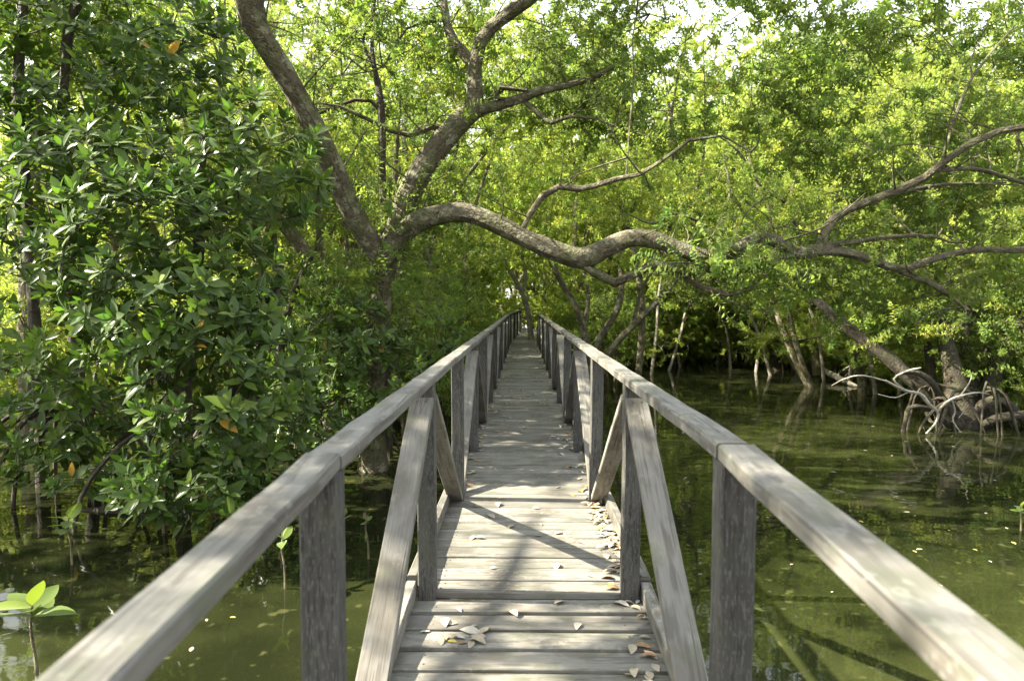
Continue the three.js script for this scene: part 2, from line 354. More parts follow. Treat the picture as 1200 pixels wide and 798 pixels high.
// spray: a twig along +y with small leaves
function sprayGeo(nl, L, len, ratio, segs = 3) {
  const G = new Geo();
  for (let k = 0; k < nl; k++) {
    const t = 0.1 + 0.9 * k / nl, a = k * 2.4 + R(-0.6, 0.6), el = R(-0.35, 0.75);
    const d = V(Math.cos(a) * Math.cos(el), Math.sin(el), Math.sin(a) * Math.cos(el));
    putLeaf(G, frame(V(Math.sin(t * 3) * 0.05 * L, t * L, Math.cos(t * 2.3) * 0.04 * L), d, R(-0.6, 0.6)), len * R(0.65, 1.2), len * ratio * R(0.85, 1.15), segs, 0.25, R(0, 0.3), leafTint());
  }
  // the twig itself, three-sided
  const b = G.n; for (const t of [0, 0.5, 1]) for (let s = 0; s < 3; s++) { const r = 0.006 * (1 - t * 0.7); G.v(Math.sin(t * 3) * 0.05 * L + Math.cos(s * 2.094) * r, t * L, Math.cos(t * 2.3) * 0.04 * L + Math.sin(s * 2.094) * r, 0.5, 0.5, [1.2, 0.8, 0.9]); }
  for (let k = 0; k < 2; k++) for (let s = 0; s < 3; s++) { const a = b + k * 3 + s, c = b + k * 3 + (s + 1) % 3; G.t(a, c, a + 3); G.t(c, c + 3, a + 3); }
  return G.build();
}
setSeed(5);
const KIT = {
  rosette: [rosetteGeo(10, 0.15), rosetteGeo(9, 0.165), rosetteGeo(11, 0.14)],
  fine: [sprayGeo(26, 0.44, 0.08, 0.42), sprayGeo(24, 0.4, 0.088, 0.4), sprayGeo(28, 0.5, 0.075, 0.45)],
  far: [sprayGeo(40, 0.95, 0.15, 0.45), sprayGeo(36, 0.85, 0.16, 0.42), sprayGeo(44, 1.0, 0.14, 0.46)],
};
const LEAF = {
  dark: leafMat('glossy mangrove leaf', 0.062, 0.112, 0.012, 0.4, 0.45),
  mid: leafMat('mid green leaf', 0.145, 0.222, 0.034, 0, 0.68, 0.25),
  lime: leafMat('yellow green leaf', 0.265, 0.355, 0.06, 0, 0.7, 0.2),
};
const ONE_LEAF = Array.from({ length: 5 }, () => { const G = new Geo(); putLeaf(G, new THREE.Matrix4(), 1, 0.42, 6, 0.28, R(0.05, 0.3), [1, 1, 1]); return G.build(); });
const LEAF_ONE = [[0.05, 0.092, 0.011], [0.062, 0.112, 0.013], [0.045, 0.08, 0.012], [0.095, 0.145, 0.015], [0.16, 0.215, 0.02]].map(([r, g, b], i) => leafMat('big leaf ' + i, r, g, b, 0.45, 0.45));
const YELLOW = leafMat('yellowed leaf', 0.42, 0.25, 0.03, 0.3, 0.4);

// where foliage may not be: along the walk, over the lens, and (mostly) in the opening through which the sun reaches the near deck
function open(p) {
  if (Math.abs(p.x - XC - bend(p.z)) < 0.95 && p.y < 2.7 && p.z > -42) return false;
  if (p.z > -4.2 && p.x > -2.2 && p.x < 2.2) return false;
  const dx = p.x - EYE.x, dz = p.z; if (Math.hypot(dx, p.y - EYE.y, dz) < 3.2) return false;
  if (p.y > 0) { const t = p.y - 0.3, x0 = p.x + SA * t, z0 = p.z + SB * t; if (x0 > -1.0 && x0 < 1.0 && z0 > -5.1 && z0 < 1) return rnd() < 0.05; }
  return true;
}
function instanced(name, geos, mat, list, parent) {            // list: [{p, d, s}]
  const by = geos.map(() => []); list.forEach((e) => by[Math.floor(rnd() * geos.length)].push(e));
  const q = new THREE.Quaternion(), m = new THREE.Matrix4(), Y = V(0, 1, 0), r2 = new THREE.Quaternion(), c = new THREE.Color();
  by.forEach((l, k) => {
    if (!l.length) return;
    const im = shade(new THREE.InstancedMesh(geos[k], mat, l.length)); im.name = name; im.userData.kind = 'stuff';
    l.forEach((e, i) => {
      q.setFromUnitVectors(Y, e.d.clone().normalize()).multiply(r2.setFromAxisAngle(Y, rnd() * 6.283));
      m.compose(e.p, q, V(e.s, e.s, e.s)); im.setMatrixAt(i, m);
      const b = R(0.72, 1.3), y = gauss() * 0.12; im.setColorAt(i, c.setRGB(b * (1 + y), b, b * (1 - y * 0.5)));
    });
    parent.add(im);
  });
}
// join tips to a skeleton (array of {p, r}) with thin bent twigs; the tips' own paths become part of the skeleton
function twigs(tips, skel, G, rTip = 0.006, sides = 4) {
  const order = tips.map((t) => ({ t, d: Math.min(...skel.map((s) => s.p.distanceToSquared(t))) })).sort((a, b) => a.d - b.d);
  for (const { t } of order) {
    let best = null, bd = 1e9; for (const s of skel) { const d = s.p.distanceTo(t) + Math.max(0, s.p.y - t.y) * 0.6; if (d < bd) { bd = d; best = s; } }
    const L = best.p.distanceTo(t); if (L < 0.05) continue;
    const mid = best.p.clone().lerp(t, 0.5).add(V(R(-0.12, 0.12) * L, R(-0.16, 0.06) * L, R(-0.12, 0.12) * L));
    const r0 = Math.min(best.r * 0.7, rTip + L * 0.012);
    tube([best.p, mid, t], [r0, (r0 + rTip) / 2, rTip], sides, Math.max(0.2, L / 4), 0.05, G);
    skel.push({ p: mid, r: (r0 + rTip) / 2 }); if (L > 0.8) skel.push({ p: best.p.clone().lerp(mid, 0.5), r: r0 }, { p: mid.clone().lerp(t, 0.5), r: rTip * 1.3 }); skel.push({ p: t.clone(), r: rTip });
  }
}
function sampleCurve(pts, rad, step = 0.3) {
  const c = new THREE.CatmullRomCurve3(pts, false, 'centripetal'), n = Math.max(2, Math.ceil(c.getLength() / step)), P = pts.length - 1, out = [];
  for (let k = 0; k <= n; k++) { const f = k / n * P, i = Math.min(P - 1, Math.floor(f)); out.push({ p: c.getPoint(k / n), r: rad[i] + (rad[i + 1] - rad[i]) * (f - i) }); }
  return out;
}
const inBall = () => { for (;;) { const v = V(R(-1, 1), R(-1, 1), R(-1, 1)); if (v.lengthSq() < 1) return v; } };

// a forest tree: curving stems, clumped crown; crowns = [[center, radii, clumps]]
function forestTree(o) {
  const g = new THREE.Group(); g.position.copy(o.base); add(g, o.name); tag(g, o.label, 'tree', o.group);
  const loc = (p) => p.clone().sub(o.base), skel = [];
  for (const st of o.stems) { part(st.name || 'trunk', tube(st.p.map(loc), st.r, st.sides || 8, st.step || 0.3, st.bump ?? 0.07), o.bark, g); skel.push(...sampleCurve(st.p.map(loc), st.r)); }
  const low = skel.filter((s) => s.p.y > (o.leafFrom ?? 0.6)); const usable = low.length ? low : skel;
  const tips = [], list = [];
  for (const [c, r, n, per = 14, cr = 0.55] of o.crowns) for (let k = 0; k < n; k++) {
    const b = inBall(); b.multiplyScalar(Math.pow(b.length(), -0.35));
    const w = V(c.x + b.x * r[0], c.y + b.y * r[1], c.z + b.z * r[2]); if (w.y < WATER + 0.35) continue; if (!o.free && !open(w)) continue;
    const t = loc(w); tips.push(t);
    for (let j = 0; j < per; j++) {
      const e = inBall().multiplyScalar(cr); e.y *= 0.6; const p = t.clone().add(e), wp = p.clone().add(o.base);
      if (wp.y < WATER + 0.25 || (!o.free && !open(wp))) continue;
      const d = e.clone().multiplyScalar(1.2 / cr).add(V(R(-0.6, 0.6), R(-0.3, 0.8), R(-0.6, 0.6)));
      list.push({ p, d, s: R(0.8, 1.25) * (o.leafScale || 1) });
    }
  }
  const G = new Geo();
  for (let k = 0; k < (o.fringe || 0); k++) {                    // bare and leafy side twigs springing from the limbs
    const q = pick(usable); if (q.r > 0.2) continue; const L = R(0.25, 1.0), d = V(R(-1, 1), R(-0.25, 1), R(-1, 1)).normalize(), m = q.p.clone().addScaledVector(d, L * 0.5).add(V(R(-0.1, 0.1), R(-0.05, 0.1), R(-0.1, 0.1))), e = q.p.clone().addScaledVector(d, L).add(V(0, R(-0.15, 0.2), 0));
    if (!open(e.clone().add(o.base))) continue;
    tube([q.p, m, e], [0.014, 0.009, 0.004], 4, 0.2, 0.05, G);
    for (let j = Math.floor(R(0, 4)); j > 0; j--) list.push({ p: e.clone().lerp(m, R(0, 0.7)), d: d.clone().add(V(R(-0.7, 0.7), R(-0.4, 0.7), R(-0.7, 0.7))), s: R(0.6, 0.95) });
  }
  twigs(tips, usable, G, o.twig || 0.008, 4);
  if (G.n) { const m = part('twigs', G.build(false), o.bark, g); m.userData.kind = 'stuff'; }
  instanced('crown', o.kit, o.leaf, list, g);
  return g;
}
// points: [px, py, distance] -> world
const W = (list) => list.map(([x, y, d]) => at(x, y, d));

// ───────────────────────── the great leaning tree over the walk ─────────────────────────
setSeed(31);
{
  const base = onWater(437, 556); base.y = -1.3;
  const stems = [
    { name: 'trunk', p: [base, at(437, 556, 9.2), ...W([[437, 500, 9.2], [441, 420, 9.15], [447, 350, 9.1], [449, 296, 9.0]])], r: [0.34, 0.25, 0.2, 0.18, 0.175, 0.2], sides: 14, bump: 0.06 },
    { p: W([[450, 322, 9.02], [438, 290, 8.95], [420, 262, 8.85], [402, 228, 8.7], [380, 172, 8.4], [350, 116, 8.1], [314, 55, 7.8], [292, 14, 7.6], [296, -22, 7.5], [330, -110, 7.3]]), r: [0.15, 0.17, 0.17, 0.165, 0.16, 0.165, 0.17, 0.2, 0.17, 0.12], sides: 12 },
    { p: W([[449, 320, 9.05], [462, 272, 9.1], [480, 224, 9.2], [506, 180, 9.3], [540, 142, 9.4], [557, 126, 9.4]]), r: [0.15, 0.18, 0.2, 0.2, 0.175, 0.16], sides: 12 },
    { p: W([[546, 136, 9.4], [556, 118, 9.4], [556, 92, 9.4], [562, 50, 9.3], [590, 20, 9.2], [626, -6, 9.1], [690, -60, 9]]), r: [0.12, 0.14, 0.13, 0.12, 0.12, 0.11, 0.06], sides: 10 },
    { p: W([[556, 86, 9.4], [548, 66, 9.5], [533, 52, 9.6], [522, 22, 9.7], [520, -30, 9.8]]), r: [0.09, 0.1, 0.09, 0.075, 0.05], sides: 9 },
    { p: W([[552, 130, 9.4], [576, 125, 9.4], [606, 117, 9.3], [640, 104, 9.2], [682, 96, 9.1], [720, 78, 9]]), r: [0.1, 0.09, 0.08, 0.075, 0.06, 0.03], sides: 8 },
    { p: W([[600, 118, 9.35], [582, 118, 9.3], [579, 104, 9.25], [592, 102, 9.2], [618, 106, 9.1]]), r: [0.04, 0.05, 0.05, 0.045, 0.03], sides: 7 },
    { p: W([[614, 118, 9.3], [634, 136, 9.2], [646, 144, 9.1], [670, 136, 9], [700, 139, 8.9], [722, 148, 8.8]]), r: [0.04, 0.045, 0.04, 0.03, 0.024, 0.012], sides: 6 },
    { p: W([[522, 152, 9.35], [505, 148, 9.3], [490, 156, 9.2], [470, 158, 9.1], [440, 144, 9], [402, 126, 8.9], [370, 120, 8.8]]), r: [0.06, 0.055, 0.05, 0.045, 0.04, 0.03, 0.015], sides: 7 },
    { p: W([[448, 318, 9.0], [462, 286, 8.95], [482, 264, 8.9], [512, 252, 8.8], [546, 250, 8.7], [582, 262, 8.6], [622, 282, 8.5], [660, 298, 8.4], [686, 302, 8.35], [712, 290, 8.3], [742, 279, 8.2], [772, 282, 8.1], [802, 294, 8.05], [832, 300, 8], [862, 291, 8], [890, 278, 8], [912, 284, 8], [932, 296, 8.05], [962, 293, 8.1], [1002, 298, 8.2], [1058, 315, 8.3], [1090, 305, 8.3], [1140, 293, 8.4], [1200, 293, 8.5], [1290, 284, 8.6]]),
      r: [0.13, 0.165, 0.165, 0.155, 0.15, 0.15, 0.155, 0.165, 0.16, 0.135, 0.125, 0.12, 0.115, 0.105, 0.09, 0.085, 0.08, 0.085, 0.085, 0.07, 0.065, 0.055, 0.05, 0.045, 0.03], sides: 12, step: 0.14 },
    { p: W([[668, 299, 8.4], [698, 320, 8.35], [721, 331, 8.3], [748, 320, 8.2], [768, 309, 8.1], [792, 316, 8], [822, 336, 7.95], [852, 345, 7.9], [880, 338, 7.9]]), r: [0.07, 0.075, 0.075, 0.06, 0.055, 0.05, 0.05, 0.04, 0.02], sides: 8 },
    { p: W([[800, 295, 8.05], [835, 317, 8], [858, 312, 7.95], [882, 304, 7.95], [930, 300, 8.0]]), r: [0.06, 0.06, 0.055, 0.05, 0.045], sides: 8 },
    { p: W([[958, 296, 8.1], [968, 270, 8.1], [984, 251, 8.1], [1008, 240, 8], [1046, 226, 7.9], [1088, 206, 7.8], [1116, 182, 7.7], [1160, 157, 7.6], [1200, 149, 7.5], [1270, 140, 7.4]]), r: [0.06, 0.07, 0.07, 0.065, 0.06, 0.055, 0.05, 0.045, 0.04, 0.03], sides: 8 },
    { p: W([[1098, 200, 7.8], [1130, 197, 7.8], [1160, 201, 7.8], [1204, 216, 7.8], [1260, 232, 7.8]]), r: [0.03, 0.032, 0.03, 0.026, 0.015], sides: 6 },
    { p: W([[1036, 230, 7.9], [1072, 222, 8], [1108, 216, 8.1], [1180, 214, 8.2]]), r: [0.03, 0.03, 0.026, 0.012], sides: 6 },
    { p: W([[964, 286, 8.1], [1000, 284, 8.2], [1030, 279, 8.2], [1090, 276, 8.3], [1114, 284, 8.3]]), r: [0.035, 0.04, 0.035, 0.035, 0.015], sides: 7 },
    { p: W([[610, 276, 8.5], [620, 252, 8.5], [640, 226, 8.45], [662, 218, 8.4], [690, 222, 8.4], [702, 214, 8.35], [742, 207, 8.3], [766, 196, 8.2], [800, 168, 8.1], [844, 158, 8], [880, 178, 7.9]]), r: [0.04, 0.05, 0.05, 0.045, 0.05, 0.045, 0.035, 0.03, 0.03, 0.022, 0.012], sides: 8 },
    { p: W([[734, 208, 8.3], [737, 160, 8.3], [743, 90, 8.3], [746, 16, 8.3], [780, 22, 8.3]]), r: [0.016, 0.015, 0.014, 0.012, 0.006], sides: 5 },
    { p: W([[1056, 318, 8.3], [1088, 330, 8.4], [1104, 340, 8.4], [1130, 360, 8.5]]), r: [0.045, 0.045, 0.04, 0.02], sides: 7 },
    { p: W([[1102, 198, 7.8], [1116, 150, 7.8], [1140, 90, 7.8], [1190, 30, 7.7]]), r: [0.02, 0.022, 0.02, 0.01], sides: 6 },
    { p: W([[520, 24, 9.7], [480, 30, 9.6], [456, 66, 9.5], [446, 80, 9.4], [400, 88, 9.2]]), r: [0.03, 0.025, 0.02, 0.016, 0.01], sides: 6 },
  ].map((s) => ({ name: 'branch', ...s, r: s.r.map((q) => q * 0.8), bump: 0.085 }));
  forestTree({
    fringe: 200, name: 'great_tree', label: 'great lichen-barked tree whose long limb arches over the boardwalk', base, stems, bark: M.bark, leaf: LEAF.mid, kit: KIT.fine, leafFrom: 2.2,
    crowns: [
      [at(490, 250, 9.1), [0.9, 0.3, 0.3], 8, 7, 0.24],
      [at(430, 345, 8.9), [0.9, 0.6, 0.4], 12, 7, 0.28],
      [at(600, 60, 11), [2.2, 1.1, 1.4], 40, 8, 0.34],
      [at(800, 80, 10), [2.4, 1.2, 1.2], 60, 8, 0.34],
      [at(1080, 120, 9.3), [2.2, 1.7, 1.0], 80, 9, 0.34],
      [at(1040, 310, 9.2), [2.2, 0.5, 0.7], 26, 8, 0.32],
      [at(850, 330, 8.2), [0.9, 0.25, 0.5], 12, 8, 0.25],
      [at(400, 60, 10.5), [1.6, 1.2, 1.0], 16, 8, 0.34],
      [at(700, -160, 9), [4, 1.4, 2.2], 40, 8, 0.4],
      [V(-0.8, 7.8, -8), [3.0, 0.8, 3.2], 80, 9, 0.42],
      
    ],
  });
}

// ───────────────────────── big-leaved mangroves close on the left ─────────────────────────
function mangrove(o) {
  const base = o.base, g = group(o.name, base); tag(g, o.label, 'mangrove', o.group);
  const loc = (p) => p.clone().sub(base), skel = [];
  for (const st of o.stems) { part('trunk', tube(st.p.map(loc), st.r, 8, 0.3, 0.06), M.barkDark, g); skel.push(...sampleCurve(st.p.map(loc), st.r)); }
  for (const rt of o.roots || []) part('root', tube(rt.p.map(loc), rt.r, 6, 0.25, 0.06), M.barkDark, g);
  const usable = skel.filter((s) => s.p.y + base.y > 0.2);
  const tips = [], list = [];
  for (const [c, r, n, face = 0] of o.crowns) for (let k = 0; k < n; k++) {
    const b = inBall(); b.multiplyScalar(Math.pow(b.length(), -0.4));
    const w = V(c.x + b.x * r[0], c.y + b.y * r[1], c.z + b.z * r[2]);
    if (w.y < WATER + 0.3 || !open(w)) continue;
    const t = loc(w), out = b.clone().multiplyScalar(0.7).add(V(R(-0.4, 0.4), R(0.2, 1.1), R(-0.2, 0.6)));
    tips.push(t); list.push({ p: t, d: out, s: R(0.85, 1.2) * (o.scale || 1), w });
  }
  const G = new Geo(); twigs(tips, usable, G, 0.006, 5); const tw = part('twigs', G.build(false), M.barkDark, g); tw.userData.kind = 'stuff';
  // the clusters that show largest: every leaf a mesh of its own
  const seen = (w) => { const v = w.clone().project(camera); return Math.abs(v.x) < 1.05 && Math.abs(v.y) < 1.05; };
  list.sort((a, b) => (seen(b.w) - seen(a.w)) || a.w.distanceTo(EYE) - b.w.distanceTo(EYE));
  const single = list.splice(0, o.single || 30), q = new THREE.Quaternion(), Y = V(0, 1, 0), m4 = new THREE.Matrix4();
  for (const e of single) {
    q.setFromUnitVectors(Y, e.d.clone().normalize()); const root = new THREE.Matrix4().compose(e.p, q, V(e.s, e.s, e.s));
    for (const L of rosetteLeaves(9 + Math.floor(rnd() * 2), 0.158)) {
      const mat = L.young ? (rnd() < 0.6 ? LEAF_ONE[4] : LEAF_ONE[3]) : rnd() < 0.02 ? YELLOW : pick(LEAF_ONE.slice(0, 4));
      const m = part('leaf', pick(ONE_LEAF), mat, g); m4.multiplyMatrices(root, L.m).decompose(m.position, m.quaternion, m.scale); m.scale.multiplyScalar(L.l * R(0.8, 1.15)); m.scale.x *= R(0.8, 1.15);
    }
  }
  instanced('foliage', KIT.rosette, LEAF.dark, list, g);
  return g;
}
camera.updateProjectionMatrix(); camera.matrixWorldInverse.copy(camera.matrixWorld).invert();
const stilt = (c, n, h, rad, r) => Array.from({ length: n }, (_, k) => { const a = k / n * 6.283 + R(-0.4, 0.4), d = rad * R(0.6, 1.15); return { p: [V(c.x, c.y + h * R(0.7, 1.1), c.z), V(c.x + Math.cos(a) * d * 0.55, c.y + h * R(0.6, 0.8), c.z + Math.sin(a) * d * 0.55), V(c.x + Math.cos(a) * d * 0.9, c.y + h * 0.2, c.z + Math.sin(a) * d * 0.9), V(c.x + Math.cos(a) * d, WATER - 0.5, c.z + Math.sin(a) * d)], r: [r, r * 0.95, r * 0.85, r * 0.8] }; });
setSeed(71);
{
  const b1 = V(-3.9, -1.2, -7.6);
  mangrove({ name: 'mangrove', label: 'dense big-leaved mangrove with glossy leaf whorls hanging over the water beside the near handrail', base: b1, scale: 1.05, single: 31,
    stems: [{ p: [b1, V(-3.8, 0.2, -7.5), V(-3.5, 1.4, -7.2), V(-3.3, 2.6, -7.0), V(-3.2, 3.6, -6.9)], r: [0.09, 0.08, 0.065, 0.05, 0.02] }, { p: [V(-3.85, -0.2, -7.55), V(-3.0, 0.6, -6.9), V(-2.5, 1.2, -6.6), V(-2.3, 1.9, -6.5)], r: [0.06, 0.05, 0.04, 0.02] }, { p: [V(-3.7, 0.5, -7.4), V(-4.2, 1.3, -6.8), V(-4.4, 2.2, -6.4)], r: [0.05, 0.04, 0.02] }],
    roots: stilt(V(-3.9, -0.6, -7.6), 9, 0.9, 1.3, 0.028),
    crowns: [[at(200, 330, 6.3), [1.0, 1.0, 0.8], 200], [at(262, 450, 6.2), [0.75, 0.9, 0.7], 160], [at(235, 568, 6.0), [0.8, 0.3, 0.5], 80], [at(120, 580, 7.3), [1.1, 0.25, 0.5], 60], [at(110, 250, 6.6), [1.2, 0.9, 0.8], 150], [at(290, 200, 6.8), [0.75, 0.8, 0.7], 90], [at(60, 400, 6.6), [0.8, 0.7, 0.7], 70]] });
  const b2 = V(-6.0, -1.2, -8.3);
  mangrove({ name: 'mangrove', label: 'tall dark-leaved mangrove on thin upright stems behind the dense near one', base: b2, scale: 1.05, single: 30,
    stems: [{ p: [V(b2.x, b2.y, b2.z), at(46, 470, 8.2), at(40, 380, 8.1), at(32, 250, 8), at(20, 120, 8), at(30, -20, 8), at(50, -120, 8)], r: [0.085, 0.075, 0.07, 0.065, 0.06, 0.05, 0.03] }, { p: [V(-5.3, -1.2, -8.4), at(92, 440, 8.4), at(78, 330, 8.3), at(68, 220, 8.2), at(75, 90, 8.1), at(90, -30, 8)], r: [0.075, 0.07, 0.065, 0.06, 0.05, 0.03] }, { p: [at(74, 60, 8.1), at(84, 20, 8), at(100, -10, 7.9), at(130, -60, 7.8)], r: [0.045, 0.05, 0.045, 0.03] }],
    roots: [...stilt(V(-5.7, -0.6, -8.3), 10, 1.0, 1.4, 0.03), { p: [at(0, 608, 7.6), at(60, 606, 7.4), at(130, 600, 7.3), at(200, 606, 7.2), at(260, 618, 7.1)], r: [0.06, 0.065, 0.07, 0.065, 0.04] }],
    crowns: [[at(90, 60, 7.6), [1.7, 1.1, 1.0], 250], [at(30, 190, 7.6), [1.0, 0.9, 0.9], 120], [at(40, 490, 7.4), [1.0, 0.6, 0.7], 110], [at(70, 560, 7.3), [1.1, 0.35, 0.5], 50], [at(210, 70, 8.2), [0.9, 0.9, 0.8], 70], [at(120, -140, 8), [2.4, 1.0, 1.4], 110]] });
  const b3 = V(-2.6, -1.2, -10.4);
  mangrove({ name: 'mangrove', label: 'dark mangrove sapling crowding the foot of the great tree', base: b3, scale: 0.9, single: 24,
    stems: [{ p: [b3, at(330, 440, 10), at(345, 340, 9.8), at(365, 300, 9.7)], r: [0.07, 0.06, 0.05, 0.03] }, { p: [V(-2.9, -1.2, -10.2), at(405, 470, 9.9), at(400, 400, 9.8), at(385, 330, 9.8)], r: [0.045, 0.04, 0.035, 0.02] }],
    roots: stilt(V(-2.8, -0.7, -10.2), 7, 0.8, 1.0, 0.025),
    crowns: [[at(360, 400, 9.3), [0.95, 0.95, 0.6], 170], [at(440, 440, 8.6), [0.7, 0.6, 0.4], 60], [at(500, 400, 9.6), [0.7, 0.5, 0.6], 50], [at(390, 490, 9.3), [0.8, 0.45, 0.5], 70], [at(345, 500, 8.2), [0.6, 0.5, 0.5], 60], [at(410, 395, 8.5), [0.6, 0.6, 0.4], 50]] });
}

// ───────────────────────── the surrounding forest ─────────────────────────
setSeed(101);
function randomTree(x, z, kind, h, n) {
  const base = V(x, -1.3, z), lean = V(R(-0.25, 0.25), 0, R(-0.2, 0.2));
  const stems = [], ns = 2 + Math.floor(rnd() * 2.4), tops = [];
  for (let k = 0; k < ns; k++) {
    const a = rnd() * 6.283, sp = R(0.1, 0.28) * h, top = V(x + Math.cos(a) * sp + lean.x * h, h * R(0.7, 0.95), z + Math.sin(a) * sp + lean.z * h), r = R(0.06, 0.11) * (0.6 + h * 0.06);
    const p = [V(x + Math.cos(a) * 0.15, -1.3, z + Math.sin(a) * 0.15)];
    for (const t of [0.22, 0.45, 0.7]) p.push(base.clone().lerp(top, t).add(V(R(-0.06, 0.06) * h, R(-0.02, 0.02) * h, R(-0.06, 0.06) * h)));
    p.push(top); stems.push({ p, r: [r * 1.2, r, r * 0.8, r * 0.6, r * 0.2], sides: 7, step: 0.5 }); tops.push(top);
  }
  const far = z < -24, c = V(x + lean.x * h * 0.6, h * 0.58, z + lean.z * h * 0.6);
  const kinds = {
    lime: { name: 'forest_tree', label: 'slender forest tree with sunlit yellow-green leaves standing in the water', group: 'sunlit trees of the mangrove forest', leaf: LEAF.lime, bark: M.bark },
    mid: { name: 'forest_tree', label: 'multi-stemmed forest tree with mid-green leaves standing in the water', group: 'green trees of the mangrove forest', leaf: LEAF.mid, bark: M.barkMid },
  }[kind];
  return forestTree({ ...kinds, base, stems, kit: far ? KIT.far : KIT.fine, leafScale: far ? 1.0 : 1.15, leafFrom: 0.5, twig: far ? 0.014 : 0.009,
    crowns: [[c, [h * 0.34, h * 0.42, h * 0.34], Math.round(n * 0.78), far ? 8 : 9, far ? 0.9 : 0.62], [V(x, 1.0, z), [h * 0.3, 1.3, h * 0.3], Math.round(n * 0.22), 9, 0.5]] });
}
const treeSpots = [];
function scatter(x0, x1, z0, z1, count, minD, h0, h1, n, limeShare) {
  for (let k = 0, tries = 0; k < count && tries < 400; tries++) {
    const x = R(x0, x1), z = R(z0, z1); if (Math.abs(x) < 2.0 && z > -44) continue;
    if (treeSpots.some(([a, b]) => Math.hypot(a - x, b - z) < minD)) continue;
    treeSpots.push([x, z]); k++;
    const g = randomTree(x, z, rnd() < limeShare ? 'lime' : 'mid', R(h0, h1), n);
    if (Math.abs(x) > 0.78 * -z + 3) { scene.remove(g); }       // wholly outside the view
  }
}
// right side: a pool, then trees; left side: trees behind the big-leaved mangroves; then the far wall of forest
scatter(3.0, 9, -35, -26, 9, 1.7, 8, 11.5, 46, 0.95);
scatter(8, 19, -22, -13, 13, 2.0, 7, 11, 64, 0.75);
scatter(2.2, 26, -40, -25, 21, 2.3, 9.5, 14, 60, 0.8);
scatter(-8, -2.4, -26, -12, 11, 1.9, 5, 7, 44, 0.85);
scatter(-20, -8, -26, -11, 11, 2.4, 5, 7, 38, 0.85);
scatter(-24, -2.2, -42, -26, 18, 2.4, 8.5, 12, 52, 0.9);
scatter(-7, 1.5, -21, -14, 6, 1.5, 9, 11.5, 56, 1);
scatter(-14, -4, -34, -20, 7, 1.6, 12, 15, 60, 1);
scatter(4, 24, -46, -36, 10, 1.8, 15, 19, 44, 1);
scatter(-4, 5, -56, -46, 6, 2.0, 9, 12, 66, 0.9);
scatter(-34, 34, -64, -44, 34, 2.8, 13, 19, 58, 0.85);

// low leafy shrubs at the waterline and beside the walk
setSeed(202);
function shrub(x, z, h, w, kind, label, grp) {
  const base = V(x, -1.25, z), stems = [];
  for (let k = 0; k < 4; k++) { const a = rnd() * 6.283; stems.push({ name: 'stem', p: [V(x + Math.cos(a) * 0.1, -1.25, z + Math.sin(a) * 0.1), V(x + Math.cos(a) * w * 0.4, h * 0.25, z + Math.sin(a) * w * 0.4), V(x + Math.cos(a) * w * R(0.5, 0.9), h * R(0.6, 0.9), z + Math.sin(a) * w * 0.7)], r: [0.04, 0.03, 0.012], sides: 6 }); }
  const g = forestTree({ name: 'shrub', label, group: grp, base, stems, bark: M.barkMid, leaf: LEAF[kind], kit: KIT.fine, leafFrom: 0.3, twig: 0.006, leafScale: 1.0, crowns: [[V(x, h * 0.36, z), [w, h * 0.55, w], Math.round(15 * w * h + 8), 8, 0.42]] });
  g.userData.category = 'shrub';
}
for (const [x, z, h, w] of [[-1.9, -11.5, 2.0, 0.8], [-2.1, -13.5, 2.4, 0.9], [-1.9, -15.8, 2.2, 0.8], [-2.2, -18.4, 2.6, 1.0], [-2.0, -21.2, 2.4, 0.9], [-2.2, -24.2, 2.8, 1.0], [-3.4, -12.4, 2.8, 1.1]]) shrub(x, z, h, w, rnd() < 0.5 ? 'mid' : 'lime', 'low leafy shrub growing close along the handrail past the great tree', 'shrubs along the left handrail');
for (const [x, z, h, w] of [[3.2, -27, 2.4, 1.2], [5.4, -29.5, 2.6, 1.6], [7.6, -30.5, 2.6, 1.7], [9.6, -29, 2.6, 1.6], [11.6, -25, 2.4, 1.5], [9.8, -16.4, 2.2, 1.3], [11.2, -15.2, 2.2, 1.4], [13.6, -14.6, 2.6, 1.6], [10.2, -13.2, 1.6, 0.9], [12.2, -12.4, 2.4, 1.3], [15, -17, 2.6, 1.8], [2.6, -23.5, 2.0, 0.9], [10.2, -20.4, 2.0, 1.3], [11.6, -18.2, 2.2, 1.4], [12.6, -16.4, 2.2, 1.3], [14.4, -13.2, 2.4, 1.4], [4.2, -31, 2.6, 1.5], [6.6, -32.5, 2.8, 1.6], [12.4, -22, 2.4, 1.6], [13, -20, 2.6, 1.8], [2.5, -19, 1.8, 0.8], [4.0, -24.6, 2.6, 1.3], [5.8, -25.2, 3.0, 1.5], [7.6, -25.6, 2.8, 1.5], [9.4, -24.2, 2.8, 1.5], [8.8, -22.6, 2.2, 1.2], [11, -23, 2.8, 1.5], [3.2, -25.8, 2.6, 1.2]]) shrub(x, z, h, w, rnd() < 0.6 ? 'mid' : 'lime', 'low leafy shrub at the edge of the open pool', 'shrubs at the pool edge');
for (const [x, z, h, w] of [[-8.5, -13, 2.4, 1.6], [-6.4, -13.6, 2.4, 1.4], [-10.5, -12, 2.2, 1.6], [-5, -16, 2.6, 1.6], [-9, -18, 2.6, 2.0], [-13, -16, 2.6, 2.0]]) shrub(x, z, h, w, 'lime', 'low sunlit shrub seen through gaps in the big-leaved mangroves', 'sunlit shrubs behind the mangroves');

